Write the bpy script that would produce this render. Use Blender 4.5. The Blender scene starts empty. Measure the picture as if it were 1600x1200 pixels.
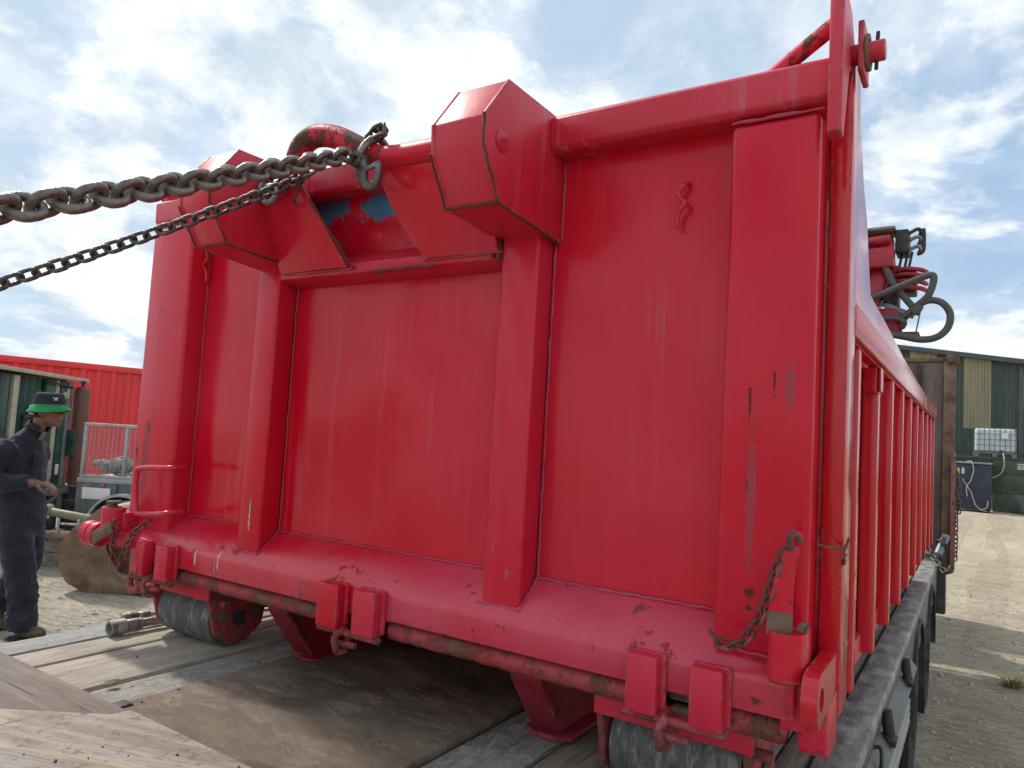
import bpy, bmesh, math, random
from mathutils import Vector, Matrix, noise as mnoise
random.seed(7)
PI = math.pi
sc = bpy.context.scene
COL = sc.collection

# ------------------------------------------------------------------ camera
YAW, PITCH, ROLL = -0.573480, 0.0705413, 0.0580619
fw = Vector((math.sin(YAW)*math.cos(PITCH), math.cos(YAW)*math.cos(PITCH), math.sin(PITCH)))
r0 = Vector((math.cos(YAW), -math.sin(YAW), 0)); u0 = r0.cross(fw)
rr = math.cos(ROLL)*r0 + math.sin(ROLL)*u0
uu = -math.sin(ROLL)*r0 + math.cos(ROLL)*u0
cam_d = bpy.data.cameras.new('camera'); cam = bpy.data.objects.new('camera', cam_d); COL.objects.link(cam)
M3 = Matrix((rr, uu, -fw)).transposed()
cam.matrix_world = Matrix.Translation((2.66814, -1.52446, 0.8)) @ M3.to_4x4()
cam_d.sensor_width = 36.0; cam_d.lens = 25.42; cam_d.clip_start = 0.05; cam_d.clip_end = 2000
sc.camera = cam

# ------------------------------------------------------------------ exposure
sc.view_settings.view_transform = 'Standard'; sc.view_settings.look = 'None'
sc.view_settings.exposure = 0.58; sc.view_settings.gamma = 1.0
sc.view_settings.use_curve_mapping = False

# ------------------------------------------------------------------ sun and sky
SUN_TO = Vector((0.97, -0.13, -1.05)).normalized()
EL = math.asin(-SUN_TO.z); AZ = math.atan2(-SUN_TO.x, -SUN_TO.y)
sd = bpy.data.lights.new('sun', 'SUN'); sd.energy = 2.3; sd.angle = math.radians(4.0); sd.color = (1.0, 0.95, 0.87)
so = bpy.data.objects.new('sun', sd); COL.objects.link(so); so.location = (-20, 12, 25)
so.rotation_euler = SUN_TO.to_track_quat('-Z', 'Y').to_euler()

world = bpy.data.worlds.new('World'); sc.world = world; world.use_nodes = True


class G:
    """small node-graph helper"""
    def __init__(s, tree): s.t = tree; s.n = tree.nodes; s.l = tree.links
    def add(s, typ, **kw):
        nd = s.n.new(typ)
        for k, v in kw.items(): setattr(nd, k, v)
        return nd
    def put(s, sock, v):
        if isinstance(v, bpy.types.NodeSocket): s.l.new(v, sock)
        elif isinstance(v, (tuple, list)) and len(v) == 3 and sock.type == 'RGBA': sock.default_value = (*v, 1)
        else: sock.default_value = v
    def math(s, op, a, b=0.0, clamp=False):
        nd = s.add('ShaderNodeMath', operation=op, use_clamp=clamp)
        s.put(nd.inputs[0], a); s.put(nd.inputs[1], b); return nd.outputs[0]
    def vmath(s, op, a, b=(0, 0, 0)):
        nd = s.add('ShaderNodeVectorMath', operation=op)
        s.put(nd.inputs[0], a); s.put(nd.inputs[1], b); return nd
    def noise(s, vec, scale, detail=4, rough=0.55, dist=0.0):
        nd = s.add('ShaderNodeTexNoise'); s.put(nd.inputs['Vector'], vec)
        nd.inputs['Scale'].default_value = scale; nd.inputs['Detail'].default_value = detail
        nd.inputs['Roughness'].default_value = rough; nd.inputs['Distortion'].default_value = dist
        return nd.outputs['Fac']
    def ramp(s, f, a, b, ca=0.0, cb=1.0):
        nd = s.add('ShaderNodeMapRange'); nd.interpolation_type = 'SMOOTHSTEP'; s.put(nd.inputs[0], f)
        nd.inputs[1].default_value = a; nd.inputs[2].default_value = b
        nd.inputs[3].default_value = ca; nd.inputs[4].default_value = cb
        return nd.outputs[0]
    def mix(s, f, a, b, mode='MIX'):
        nd = s.add('ShaderNodeMix', data_type='RGBA', blend_type=mode)
        s.put(nd.inputs[0], f); s.put(nd.inputs[6], a); s.put(nd.inputs[7], b); return nd.outputs[2]
    def scale(s, vec, sx, sy, sz):
        nd = s.add('ShaderNodeMapping'); s.put(nd.inputs[0], vec); nd.inputs['Scale'].default_value = (sx, sy, sz); return nd.outputs[0]


def build_world():
    g = G(world.node_tree); g.n.clear()
    out = g.add('ShaderNodeOutputWorld'); bg = g.add('ShaderNodeBackground')
    sky = g.add('ShaderNodeTexSky', sky_type='NISHITA'); sky.sun_disc = False
    sky.sun_elevation = EL; sky.sun_rotation = AZ % (2*PI); sky.air_density = 1.0; sky.dust_density = 1.2; sky.ozone_density = 1.0
    tc = g.add('ShaderNodeTexCoord'); d = tc.outputs['Generated']
    sep = g.add('ShaderNodeSeparateXYZ'); g.put(sep.inputs[0], d)
    zz = g.math('ADD', g.math('MAXIMUM', sep.outputs[2], 0.0), 0.34)
    pl = g.add('ShaderNodeCombineXYZ'); g.put(pl.inputs[0], g.math('DIVIDE', sep.outputs[0], zz)); g.put(pl.inputs[1], g.math('DIVIDE', sep.outputs[1], zz)); pl.inputs[2].default_value = 3.7
    P = pl.outputs[0]
    n1 = g.noise(P, 2.6, 10, 0.60, 0.25)
    n2 = g.noise(g.vmath('ADD', P, (11, 5, 2)).outputs[0], 1.1, 5, 0.5, 0.2)
    n3 = g.noise(g.vmath('ADD', P, (3, 21, 7)).outputs[0], 5.5, 9, 0.62, 0.3)
    cov = g.math('ADD', g.math('MULTIPLY', n1, 0.58), g.math('MULTIPLY', n2, 0.42))
    mask = g.ramp(cov, 0.42, 0.505)
    veil = g.ramp(n2, 0.34, 0.58, 0.24, 0.70)
    hor = g.ramp(sep.outputs[2], 0.0, 0.20, 0.62, 0.0)
    veil = g.math('MAXIMUM', veil, hor)
    m = g.math('MAXIMUM', mask, veil)
    shade = g.ramp(g.math('ADD', g.math('MULTIPLY', n3, 0.62), g.math('MULTIPLY', n1, 0.38)), 0.40, 0.57)
    cl = g.mix(shade, (4.3, 5.1, 5.8), (7.0, 7.25, 7.35))
    blue = g.mix(0.75, sky.outputs[0], (2.1, 3.4, 5.2))
    col = g.mix(m, blue, cl)
    g.put(bg.inputs[0], col); bg.inputs[1].default_value = 0.102
    g.l.new(bg.outputs[0], out.inputs[0])


build_world()

# ------------------------------------------------------------------ mesh helpers
OFF = {}


class MB:
    def __init__(s): s.v = []; s.f = []
    def add(s, v, f):
        o = len(s.v); s.v += [tuple(p) for p in v]; s.f += [tuple(i+o for i in q) for q in f]; return s
    def box(s, x0, x1, y0, y1, z0, z1):
        v = [(x, y, z) for z in (z0, z1) for y in (y0, y1) for x in (x0, x1)]
        return s.add(v, [(0, 2, 3, 1), (4, 5, 7, 6), (0, 1, 5, 4), (2, 6, 7, 3), (0, 4, 6, 2), (1, 3, 7, 5)])
    def prism(s, poly, axis, a, b):
        """poly = list of 2d points in the other two axes (xyz order), extruded along axis from a to b"""
        def mk(p, t):
            if axis == 'x': return (t, p[0], p[1])
            if axis == 'y': return (p[0], t, p[1])
            return (p[0], p[1], t)
        n = len(poly); v = [mk(p, a) for p in poly] + [mk(p, b) for p in poly]
        f = [tuple(range(n)), tuple(range(2*n-1, n-1, -1))] + [(i, i+n, (i+1) % n+n, (i+1) % n) for i in range(n)]
        return s.add(v, f)
    def obox(s, c, ax, ay, az, hx, hy, hz):
        c, ax, ay, az = Vector(c), Vector(ax).normalized(), Vector(ay).normalized(), Vector(az).normalized()
        v = [c+ax*hx*i+ay*hy*j+az*hz*k for k in (-1, 1) for j in (-1, 1) for i in (-1, 1)]
        return s.add(v, [(0, 2, 3, 1), (4, 5, 7, 6), (0, 1, 5, 4), (2, 6, 7, 3), (0, 4, 6, 2), (1, 3, 7, 5)])
    def bar(s, p, q, w, h, up=(0, 0, 1)):
        p, q = Vector(p), Vector(q); d = (q-p); sx = d.cross(Vector(up))
        if sx.length < 1e-6: sx = d.cross(Vector((1, 0, 0)))
        sx.normalize(); sz = sx.cross(d).normalized()
        return s.obox((p+q)/2, d, sx, sz, d.length/2, w/2, h/2)
    def tube(s, path, r, n=8, closed=False, caps=True):
        P = [Vector(p) for p in path]; m = len(P)
        R = r if isinstance(r, (list, tuple)) else [r]*m
        prev = None; rings = []
        for i in range(m):
            if closed: t = P[(i+1) % m]-P[i-1]
            else: t = P[min(i+1, m-1)]-P[max(i-1, 0)]
            t.normalize()
            if prev is None:
                a = Vector((0, 0, 1)) if abs(t.z) < 0.9 else Vector((1, 0, 0))
                nx = t.cross(a).normalized()
            else:
                nx = prev - t*prev.dot(t)
                nx = nx.normalized() if nx.length > 1e-6 else t.orthogonal().normalized()
            ny = t.cross(nx); prev = nx
            rings.append([P[i]+(nx*math.cos(2*PI*k/n)+ny*math.sin(2*PI*k/n))*R[i] for k in range(n)])
        v = [p for rg in rings for p in rg]; f = []
        for i in range(m if closed else m-1):
            j = (i+1) % m
            for k in range(n): f.append((i*n+k, i*n+(k+1) % n, j*n+(k+1) % n, j*n+k))
        if not closed and caps:
            f.append(tuple(range(n-1, -1, -1))); f.append(tuple((m-1)*n+k for k in range(n)))
        return s.add(v, f)
    def cyl(s, p, q, r, n=16, r2=None):
        return s.tube([p, q], [r, r if r2 is None else r2], n)
    def ring(s, p, q, r, ri, n=20):
        """hollow cylinder from p to q"""
        p, q = Vector(p), Vector(q); t = (q-p).normalized(); a = t.orthogonal().normalized(); b = t.cross(a)
        v = []
        for c in (p, q):
            for rad in (r, ri): v += [c+(a*math.cos(2*PI*k/n)+b*math.sin(2*PI*k/n))*rad for k in range(n)]
        f = []
        for k in range(n):
            j = (k+1) % n
            f += [(k, j, 2*n+j, 2*n+k), (n+j, n+k, 3*n+k, 3*n+j), (j, k, n+k, n+j), (2*n+k, 2*n+j, 3*n+j, 3*n+k)]
        return s.add(v, f)
    def build(s, name, mat, parent=None, bevel=0.0, seg=2, sharp=35, loc=(0, 0, 0), kind=None, sub=None):
        me = bpy.data.meshes.new(name)
        bm = bmesh.new()
        off = OFF.get(parent.name, Vector((0, 0, 0))) if parent else Vector(loc)
        vs = [bm.verts.new(Vector(p)-off) for p in s.v]
        for q in s.f:
            try: bm.faces.new([vs[i] for i in q])
            except ValueError: pass
        bmesh.ops.recalc_face_normals(bm, faces=bm.faces)
        bm.normal_update()
        if bevel > 0:
            es = [e for e in bm.edges if e.is_manifold and e.calc_face_angle(0) > 0.5]
            bmesh.ops.bevel(bm, geom=es, offset=bevel, segments=seg, profile=0.5, affect='EDGES', clamp_overlap=True)
        th = math.radians(sharp)
        for e in bm.edges: e.smooth = not (len(e.link_faces) == 2 and e.calc_face_angle(0) > th)
        for fc in bm.faces: fc.smooth = True
        bm.to_mesh(me); bm.free()
        me.materials.append(mat)
        ob = bpy.data.objects.new(name, me); COL.objects.link(ob)
        if parent: ob.parent = parent; OFF[ob.name] = off
        else: ob.location = off; OFF[ob.name] = off
        if kind: ob['kind'] = kind
        return ob


def tag(o, label, cat, group=None):
    o['label'] = label; o['category'] = cat
    if group: o['group'] = group
    return o


def thing(name, label, cat, loc, rz=None, group=None):
    """Empty at a thing's base; with rz given its parts are written in its own local frame"""
    o = bpy.data.objects.new(name, None); COL.objects.link(o); o.empty_display_size = 0.1
    o.location = loc; OFF[o.name] = Vector(loc) if rz is None else Vector((0, 0, 0))
    if rz is not None: o.rotation_euler = (0, 0, rz)
    return tag(o, label, cat, group)


def smooth_path(pts, n=8):
    """Catmull-Rom through the points"""
    P = [Vector(p) for p in pts]; out = []
    for i in range(len(P)-1):
        a = P[max(i-1, 0)]; b = P[i]; c = P[i+1]; d = P[min(i+2, len(P)-1)]
        for k in range(n):
            t = k/n
            out.append(0.5*((2*b)+(c-a)*t+(2*a-5*b+4*c-d)*t*t+(3*b-a-3*c+d)*t**3))
    out.append(P[-1]); return out


# ------------------------------------------------------------------ materials
def new_mat(name):
    m = bpy.data.materials.new(name); m.use_nodes = True
    g = G(m.node_tree); b = g.n['Principled BSDF']
    return m, g, b


def plain(name, col, rough=0.6, metal=0.0, var=0.25, scale=6.0, bump=0.15, bscale=60, dirt=None, dirt_amt=0.4, coords='obj', stretch=(1, 1, 1)):
    m, g, b = new_mat(name)
    tc = g.add('ShaderNodeTexCoord')
    P = g.scale(tc.outputs['Object'], *stretch)
    n = g.noise(P, scale, 6, 0.6)
    c = g.mix(g.ramp(n, 0.3, 0.7), tuple(x*(1-var) for x in col), tuple(min(1, x*(1+var)) for x in col))
    if dirt:
        dn = g.noise(g.vmath('ADD', P, (9, 3, 5)).outputs[0], scale*0.7, 8, 0.65)
        c = g.mix(g.ramp(dn, 0.62-dirt_amt*0.3, 0.75-dirt_amt*0.2), c, dirt)
    g.put(b.inputs['Base Color'], c)
    g.put(b.inputs['Roughness'], g.ramp(n, 0.2, 0.8, max(0.05, rough-0.1), min(1, rough+0.1)))
    b.inputs['Metallic'].default_value = metal
    if bump:
        bp = g.add('ShaderNodeBump'); bp.inputs['Strength'].default_value = bump; bp.inputs['Distance'].default_value = 0.01
        g.put(bp.inputs['Height'], g.noise(P, bscale, 5, 0.6)); g.put(b.inputs['Normal'], bp.outputs[0])
    return m


def red_paint(name, base=(0.60, 0.0060, 0.026), streak=0.0, chips=0.5, dirt=0.0, edge=1.0, rough=0.13, blue=False, fade_sheen=0.5, worn=0.0, wav=1.0, spots=(), spec=0.30):
    """glossy hand-brushed red over rusty steel"""
    m, g, b = new_mat(name)
    geo = g.add('ShaderNodeNewGeometry'); P = geo.outputs['Position']
    sep = g.add('ShaderNodeSeparateXYZ'); g.put(sep.inputs[0], P)
    big = g.noise(P, 2.3, 4, 0.55)
    brush = g.noise(g.scale(P, 26, 26, 1.6), 1.0, 5, 0.6)
    fade_sheen_col = tuple(min(1, base[i]*0.95+(0.0, 0.050, 0.080)[i]) for i in range(3))  # weathered pink, which also paints in the sky mirrored by the ledge
    low = g.noise(g.vmath('ADD', P, (7, 2, 9)).outputs[0], 1.15, 3, 0.5, 0.3)
    c = g.mix(g.math('MULTIPLY', g.ramp(g.math('ADD', g.math('MULTIPLY', big, 0.45), g.math('MULTIPLY', low, 0.55)), 0.40, 0.62), fade_sheen), base, fade_sheen_col)
    c = g.mix(g.math('MULTIPLY', g.ramp(low, 0.55, 0.38), 0.30), c, tuple(x*0.70 for x in base))
    c = g.mix(g.math('MULTIPLY', g.ramp(brush, 0.35, 0.75), 0.22), c, tuple(x*0.72 for x in base))
    rg = g.ramp(big, 0.3, 0.7, rough, rough+0.14)
    if streak > 0:      # chalky run-off below the rim and the hook pocket
        st = g.noise(g.scale(P, 30, 30, 0.9), 1.0, 4, 0.62)
        patch = g.noise(g.scale(P, 3.2, 3.2, 1.2), 1.0, 3, 0.5)
        sm = g.math('MULTIPLY', g.ramp(st, 0.50, 0.66), g.ramp(patch, 0.44, 0.62))
        c = g.mix(g.math('MULTIPLY', sm, streak), c, (0.42, 0.22, 0.27))
        rg = g.mix(g.math('MULTIPLY', sm, streak), rg, (0.6, 0.6, 0.6))
    if blue:            # old blue coat where the red has flaked off
        bn = g.noise(P, 7.5, 6, 0.65, 0.3)
        hz = g.math('MULTIPLY', g.ramp(sep.outputs[2], 1.40, 1.49), g.ramp(sep.outputs[2], 1.53, 1.60, 1.0, 0.35))
        bmk = g.ramp(g.math('ADD', bn, g.math('MULTIPLY', hz, 0.22)), 0.65, 0.68)
        c = g.mix(bmk, c, (0.05, 0.20, 0.36))
    if chips > 0:
        cn = g.noise(P, 55, 5, 0.7); cp = g.noise(g.vmath('ADD', P, (4, 4, 4)).outputs[0], 4.5, 4, 0.65)
        ck = g.math('MULTIPLY', g.ramp(cn, 0.56, 0.60), g.ramp(cp, 0.70-0.13*chips, 0.76-0.13*chips))
        rust = g.mix(g.noise(P, 90, 4), (0.05, 0.022, 0.014), (0.16, 0.06, 0.03))
        c = g.mix(ck, c, rust); rg = g.mix(ck, rg, (0.85, 0.85, 0.85))
    if edge > 0:        # worn arrises
        bv = g.add('ShaderNodeBevel'); bv.samples = 4; bv.inputs['Radius'].default_value = 0.013
        dt = g.vmath('DOT_PRODUCT', bv.outputs[0], geo.outputs['Normal']).outputs['Value']
        em = g.ramp(g.math('SUBTRACT', 1.0, dt), 0.010, 0.06)
        en = g.noise(P, 17, 6, 0.7)
        em = g.math('MULTIPLY', em, g.ramp(en, 0.60-0.1*edge, 0.66-0.1*edge))
        c = g.mix(g.math('MULTIPLY', em, 0.8), c, g.mix(g.ramp(g.noise(P, 45, 5, 0.7), 0.40, 0.60), (0.085, 0.050, 0.040), (0.40, 0.16, 0.17)))
        rg = g.mix(em, rg, (0.75, 0.75, 0.75))
    if dirt > 0:
        dn = g.noise(P, 14, 8, 0.68)
        dk = g.ramp(dn, 0.66-0.26*dirt, 0.76-0.2*dirt)
        c = g.mix(g.math('MULTIPLY', dk, 0.85), c, g.mix(g.noise(P, 40, 4), (0.07, 0.045, 0.03), (0.19, 0.13, 0.085)))
        rg = g.mix(dk, rg, (0.9, 0.9, 0.9))
    if worn > 0:
        wn = g.noise(g.scale(P, 9, 9, 9), 1.0, 7, 0.7)
        wk = g.ramp(wn, 0.58-0.15*worn, 0.62-0.15*worn)
        c = g.mix(wk, c, g.mix(g.noise(P, 45, 4), (0.035, 0.018, 0.013), (0.14, 0.065, 0.04)))
        rg = g.mix(wk, rg, (0.7, 0.7, 0.7))
    for (sx, sz, rx, rz, kind) in spots:      # individual knocks, scrapes and drips seen on this steel
        dx = g.math('DIVIDE', g.math('SUBTRACT', sep.outputs[0], sx), rx); dz = g.math('DIVIDE', g.math('SUBTRACT', sep.outputs[2], sz), rz)
        dd = g.math('SQRT', g.math('ADD', g.math('MULTIPLY', dx, dx), g.math('MULTIPLY', dz, dz)))
        dd = g.math('ADD', dd, g.math('MULTIPLY', g.math('SUBTRACT', g.noise(P, 95, 6, 0.75), 0.5), 4.2))
        k2 = g.ramp(dd, 0.70, 0.95, 1.0, 0.0)
        sc_ = {'r': (0.055, 0.026, 0.02), 'w': (0.55, 0.45, 0.45), 'g': (0.24, 0.13, 0.14), 'h': (0.33, 0.06, 0.075)}[kind]
        c = g.mix(g.math('MULTIPLY', k2, 0.9), c, sc_); rg = g.mix(k2, rg, (0.75, 0.75, 0.75))
    g.put(b.inputs['Base Color'], c); g.put(b.inputs['Roughness'], rg)
    b.inputs['IOR'].default_value = 1.5; b.inputs['Specular IOR Level'].default_value = spec
    h = g.math('ADD', g.math('MULTIPLY', g.noise(P, 3.0, 3, 0.5), 0.0045*wav), g.math('MULTIPLY', g.noise(P, 120, 3, 0.6), 0.00035))
    h = g.math('ADD', h, g.math('MULTIPLY', g.noise(g.scale(P, 60, 60, 6), 1.0, 3, 0.6), 0.0003))
    if dirt > 0: h = g.math('ADD', h, g.math('MULTIPLY', dk, 0.004))
    if worn > 0: h = g.math('SUBTRACT', h, g.math('MULTIPLY', wk, 0.002))
    bp = g.add('ShaderNodeBump'); bp.inputs['Strength'].default_value = 1.0; bp.inputs['Distance'].default_value = 1.0
    g.put(bp.inputs['Height'], h); g.put(b.inputs['Normal'], bp.outputs[0])
    return m


def wood(name, ca, cb, scuff=0.0, along='y', rough=0.85, contrast=1.0):
    m, g, b = new_mat(name)
    geo = g.add('ShaderNodeNewGeometry'); P = geo.outputs['Position']
    oi = g.add('ShaderNodeObjectInfo')
    cmb = g.add('ShaderNodeCombineXYZ'); g.put(cmb.inputs[2], g.math('MULTIPLY', oi.outputs['Random'], 37.0))
    Q = g.vmath('ADD', P, cmb.outputs[0]).outputs[0]
    st = (55, 2.6, 30) if along == 'y' else (2.6, 55, 30)
    gr = g.noise(g.scale(Q, *st), 1.0, 6, 0.68, 0.4)
    bl = g.noise(g.scale(Q, *(tuple(1.6 if v < 10 else 5 for v in st))), 1.4, 6, 0.62)
    c = g.mix(g.ramp(gr, 0.30, 0.70), ca, cb)
    fg = g.noise(g.scale(Q, *(tuple(240 if v_ > 50 else (9 if v_ < 10 else 120) for v_ in st))), 1.0, 4, 0.7, 0.2)
    c = g.mix(g.math('MULTIPLY', g.ramp(fg, 0.48, 0.68), 0.55), c, tuple(x*0.5 for x in ca))
    dark = tuple(x*0.45 for x in ca)
    c = g.mix(g.math('MULTIPLY', g.ramp(bl, 0.45, 0.72), 0.7*contrast), c, dark)
    c = g.mix(g.math('MULTIPLY', oi.outputs['Random'], 0.25), c, tuple(x*0.6 for x in ca))
    if scuff > 0:
        sn = g.noise(g.scale(Q, 30, 24, 24), 1.0, 10, 0.8, 1.0)
        sk = g.ramp(sn, 0.60-0.12*scuff, 0.66-0.10*scuff)
        c = g.mix(g.math('MULTIPLY', sk, 0.8), c, (0.34, 0.32, 0.29))
    cr = g.noise(g.scale(Q, *(tuple(v*1.8 if v > 10 else v*0.7 for v in st))), 1.0, 3, 0.5)
    ck = g.ramp(cr, 0.66, 0.72)
    c = g.mix(g.math('MULTIPLY', ck, 0.75), c, tuple(x*0.22 for x in ca))
    g.put(b.inputs['Base Color'], c); b.inputs['Roughness'].default_value = rough
    bp = g.add('ShaderNodeBump'); bp.inputs['Strength'].default_value = 0.7; bp.inputs['Distance'].default_value = 0.006
    g.put(bp.inputs['Height'], g.math('SUBTRACT', g.math('ADD', g.math('MULTIPLY', gr, 0.5), g.math('MULTIPLY', g.noise(Q, 35, 5, 0.7), 0.6)), g.math('MULTIPLY', ck, 0.9)))
    g.put(b.inputs['Normal'], bp.outputs[0])
    return m


def mud_board():
    m, g, b = new_mat('brown_muddy_plywood'); geo = g.add('ShaderNodeNewGeometry'); P = geo.outputs['Position']
    a = g.noise(g.scale(P, 2.2, 4.0, 3), 1.0, 7, 0.62, 0.5); d = g.noise(g.scale(P, 7, 16, 8), 1.0, 9, 0.74, 0.8); e = g.noise(P, 70, 6, 0.75)
    c = g.mix(g.ramp(a, 0.35, 0.68), (0.085, 0.060, 0.043), (0.20, 0.148, 0.105))
    c = g.mix(g.math('MULTIPLY', g.ramp(d, 0.48, 0.66), 0.75), c, (0.27, 0.215, 0.16))
    c = g.mix(g.math('MULTIPLY', g.ramp(d, 0.44, 0.30), 0.7), c, (0.05, 0.036, 0.027))
    c = g.mix(g.math('MULTIPLY', g.ramp(e, 0.56, 0.68), 0.5), c, (0.05, 0.036, 0.027))
    g.put(b.inputs['Base Color'], c); g.put(b.inputs['Roughness'], g.ramp(a, 0.3, 0.7, 0.6, 0.95))
    bp = g.add('ShaderNodeBump'); bp.inputs['Strength'].default_value = 0.9; bp.inputs['Distance'].default_value = 0.012
    g.put(bp.inputs['Height'], g.math('ADD', g.math('MULTIPLY', d, 0.8), g.math('MULTIPLY', e, 0.45))); g.put(b.inputs['Normal'], bp.outputs[0])
    return m


def streaky(name, ca, cb, cc, sx=40, sy=2.2, rot=0.0, rough=0.85):
    """worn painted plywood / scratched plate: long thin streaks along one direction"""
    m, g, b = new_mat(name)
    geo = g.add('ShaderNodeNewGeometry')
    mp = g.add('ShaderNodeMapping'); mp.vector_type = 'POINT'; g.put(mp.inputs[0], geo.outputs['Position'])
    mp.inputs['Rotation'].default_value = (0, 0, rot)
    P = mp.outputs[0]
    a = g.noise(g.scale(P, sx, sy, 20), 1.0, 7, 0.7, 0.25)
    d = g.noise(g.scale(P, sx*0.35, sy*0.8, 9), 1.0, 5, 0.6, 0.3)
    s = g.noise(P, 30, 7, 0.72)
    c = g.mix(g.ramp(a, 0.38, 0.60), ca, cb)
    c = g.mix(g.ramp(d, 0.52, 0.64), c, cc)
    c = g.mix(g.math('MULTIPLY', g.ramp(s, 0.54, 0.64), 0.7), c, tuple(x*0.45 for x in ca))
    f2 = g.noise(g.scale(P, sx*5, sy*4, 40), 1.0, 5, 0.7); c = g.mix(g.math('MULTIPLY', g.ramp(f2, 0.48, 0.66), 0.5), c, tuple(x*0.55 for x in ca))
    g.put(b.inputs['Base Color'], c); b.inputs['Roughness'].default_value = rough
    bp = g.add('ShaderNodeBump'); bp.inputs['Strength'].default_value = 0.6; bp.inputs['Distance'].default_value = 0.004
    g.put(bp.inputs['Height'], g.math('ADD', a, s)); g.put(b.inputs['Normal'], bp.outputs[0])
    return m


def ground_mat():
    m, g, b = new_mat('ground_sand')
    geo = g.add('ShaderNodeNewGeometry'); P = geo.outputs['Position']
    n1 = g.noise(P, 0.35, 6, 0.6); n2 = g.noise(P, 3.0, 8, 0.65); n3 = g.noise(P, 38, 6, 0.7); n4 = g.noise(P, 160, 4, 0.6)
    c = g.mix(g.ramp(n1, 0.3, 0.7), (0.60, 0.495, 0.36), (0.72, 0.62, 0.475))
    c = g.mix(g.math('MULTIPLY', g.ramp(n2, 0.42, 0.72), 0.55), c, (0.40, 0.325, 0.235))
    c = g.mix(g.math('MULTIPLY', g.ramp(n3, 0.45, 0.66), 0.5), c, (0.34, 0.28, 0.21))
    n5 = g.noise(g.scale(P, 1, 1.6, 1), 11, 7, 0.7, 0.6); c = g.mix(g.math('MULTIPLY', g.ramp(n5, 0.50, 0.64), 0.45), c, (0.36, 0.295, 0.22))
    # grey crushed stone towards the left yard
    sep = g.add('ShaderNodeSeparateXYZ'); g.put(sep.inputs[0], P)
    gx = g.ramp(g.math('ADD', sep.outputs[0], g.math('MULTIPLY', n2, 3.0)), -2.0, 1.5, 1.0, 0.0)
    gv = g.mix(g.ramp(n3, 0.35, 0.65), (0.36, 0.31, 0.25), (0.64, 0.58, 0.49))
    c = g.mix(g.math('MULTIPLY', gx, g.ramp(n2, 0.36, 0.58, 0.25, 0.9)), c, gv)
    c = g.mix(g.math('MULTIPLY', g.ramp(n4, 0.5, 0.75), 0.35), c, (0.2, 0.16, 0.115))
    # tyre tracks: tread bars along curved bands
    wob = g.math('MULTIPLY', g.noise(g.scale(P, 1, 0.12, 1), 0.7, 3), 2.4)
    tx = g.math('ADD', sep.outputs[0], wob)
    tr = g.add('ShaderNodeTexWave', wave_type='BANDS', bands_direction='X'); cx = g.add('ShaderNodeCombineXYZ'); g.put(cx.inputs[0], tx)
    g.put(tr.inputs['Vector'], cx.outputs[0]); tr.inputs['Scale'].default_value = 0.33; tr.inputs['Distortion'].default_value = 0.0
    band = g.ramp(tr.outputs['Fac'], 0.55, 0.85)
    tv = g.add('ShaderNodeTexWave', wave_type='BANDS', bands_direction='Y'); g.put(tv.inputs['Vector'], P)
    tv.inputs['Scale'].default_value = 3.6; tv.inputs['Distortion'].default_value = 5.0; tv.inputs['Detail'].default_value = 3; tv.inputs['Detail Scale'].default_value = 2.0
    tread = g.math('MULTIPLY', band, tv.outputs['Fac'])
    rp = g.noise(g.scale(P, 4.5, 15, 4), 1.0, 5, 0.62, 1.1); rk = g.ramp(rp, 0.54, 0.66)
    c = g.mix(g.math('MULTIPLY', rk, 0.42), c, (0.33, 0.27, 0.20))
    c = g.mix(g.math('MULTIPLY', tread, 0.22), c, (0.30, 0.24, 0.17))
    g.put(b.inputs['Base Color'], c); b.inputs['Roughness'].default_value = 0.95
    b.inputs['Specular IOR Level'].default_value = 0.2
    h = g.math('ADD', g.math('ADD', g.math('ADD', g.math('MULTIPLY', n5, -0.05), g.math('MULTIPLY', n2, 0.075)), g.math('MULTIPLY', n3, 0.038)), g.math('ADD', g.math('MULTIPLY', n4, 0.006), g.math('ADD', g.math('MULTIPLY', rk, -0.018), g.math('MULTIPLY', tread, 0.035))))
    bp = g.add('ShaderNodeBump'); bp.inputs['Strength'].default_value = 0.9; bp.inputs['Distance'].default_value = 1.0
    g.put(bp.inputs['Height'], h); g.put(b.inputs['Normal'], bp.outputs[0])
    return m


RED = red_paint('red_paint', chips=0.45)
RED_POST = red_paint('red_paint_post', chips=0.4, spec=0.28, fade_sheen=0.35, spots=[(0.105, 0.745, 0.022, 0.040, 'h'), (0.106, 0.752, 0.010, 0.020, 'r'), (0.100, 0.62, 0.028, 0.16, 'h'), (0.045, 0.66, 0.007, 0.03, 'r'), (0.050, 0.56, 0.008, 0.035, 'r'), (2.272, 0.90, 0.0035, 0.040, 'r'), (2.273, 0.72, 0.005, 0.022, 'r'), (2.280, 0.70, 0.010, 0.16, 'h'),
                                                          (2.35, 0.93, 0.012, 0.05, 'h'), (2.32, 0.94, 0.003, 0.03, 'r'), (2.282, 0.51, 0.012, 0.010, 'r'), (2.283, 0.48, 0.009, 0.006, 'r'), (0.715, 0.495, 0.0045, 0.055, 'w'), (0.72, 0.51, 0.003, 0.04, 'r'), (1.70, 0.46, 0.006, 0.012, 'g'), (1.655, 0.52, 0.0025, 0.02, 'g')])
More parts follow.
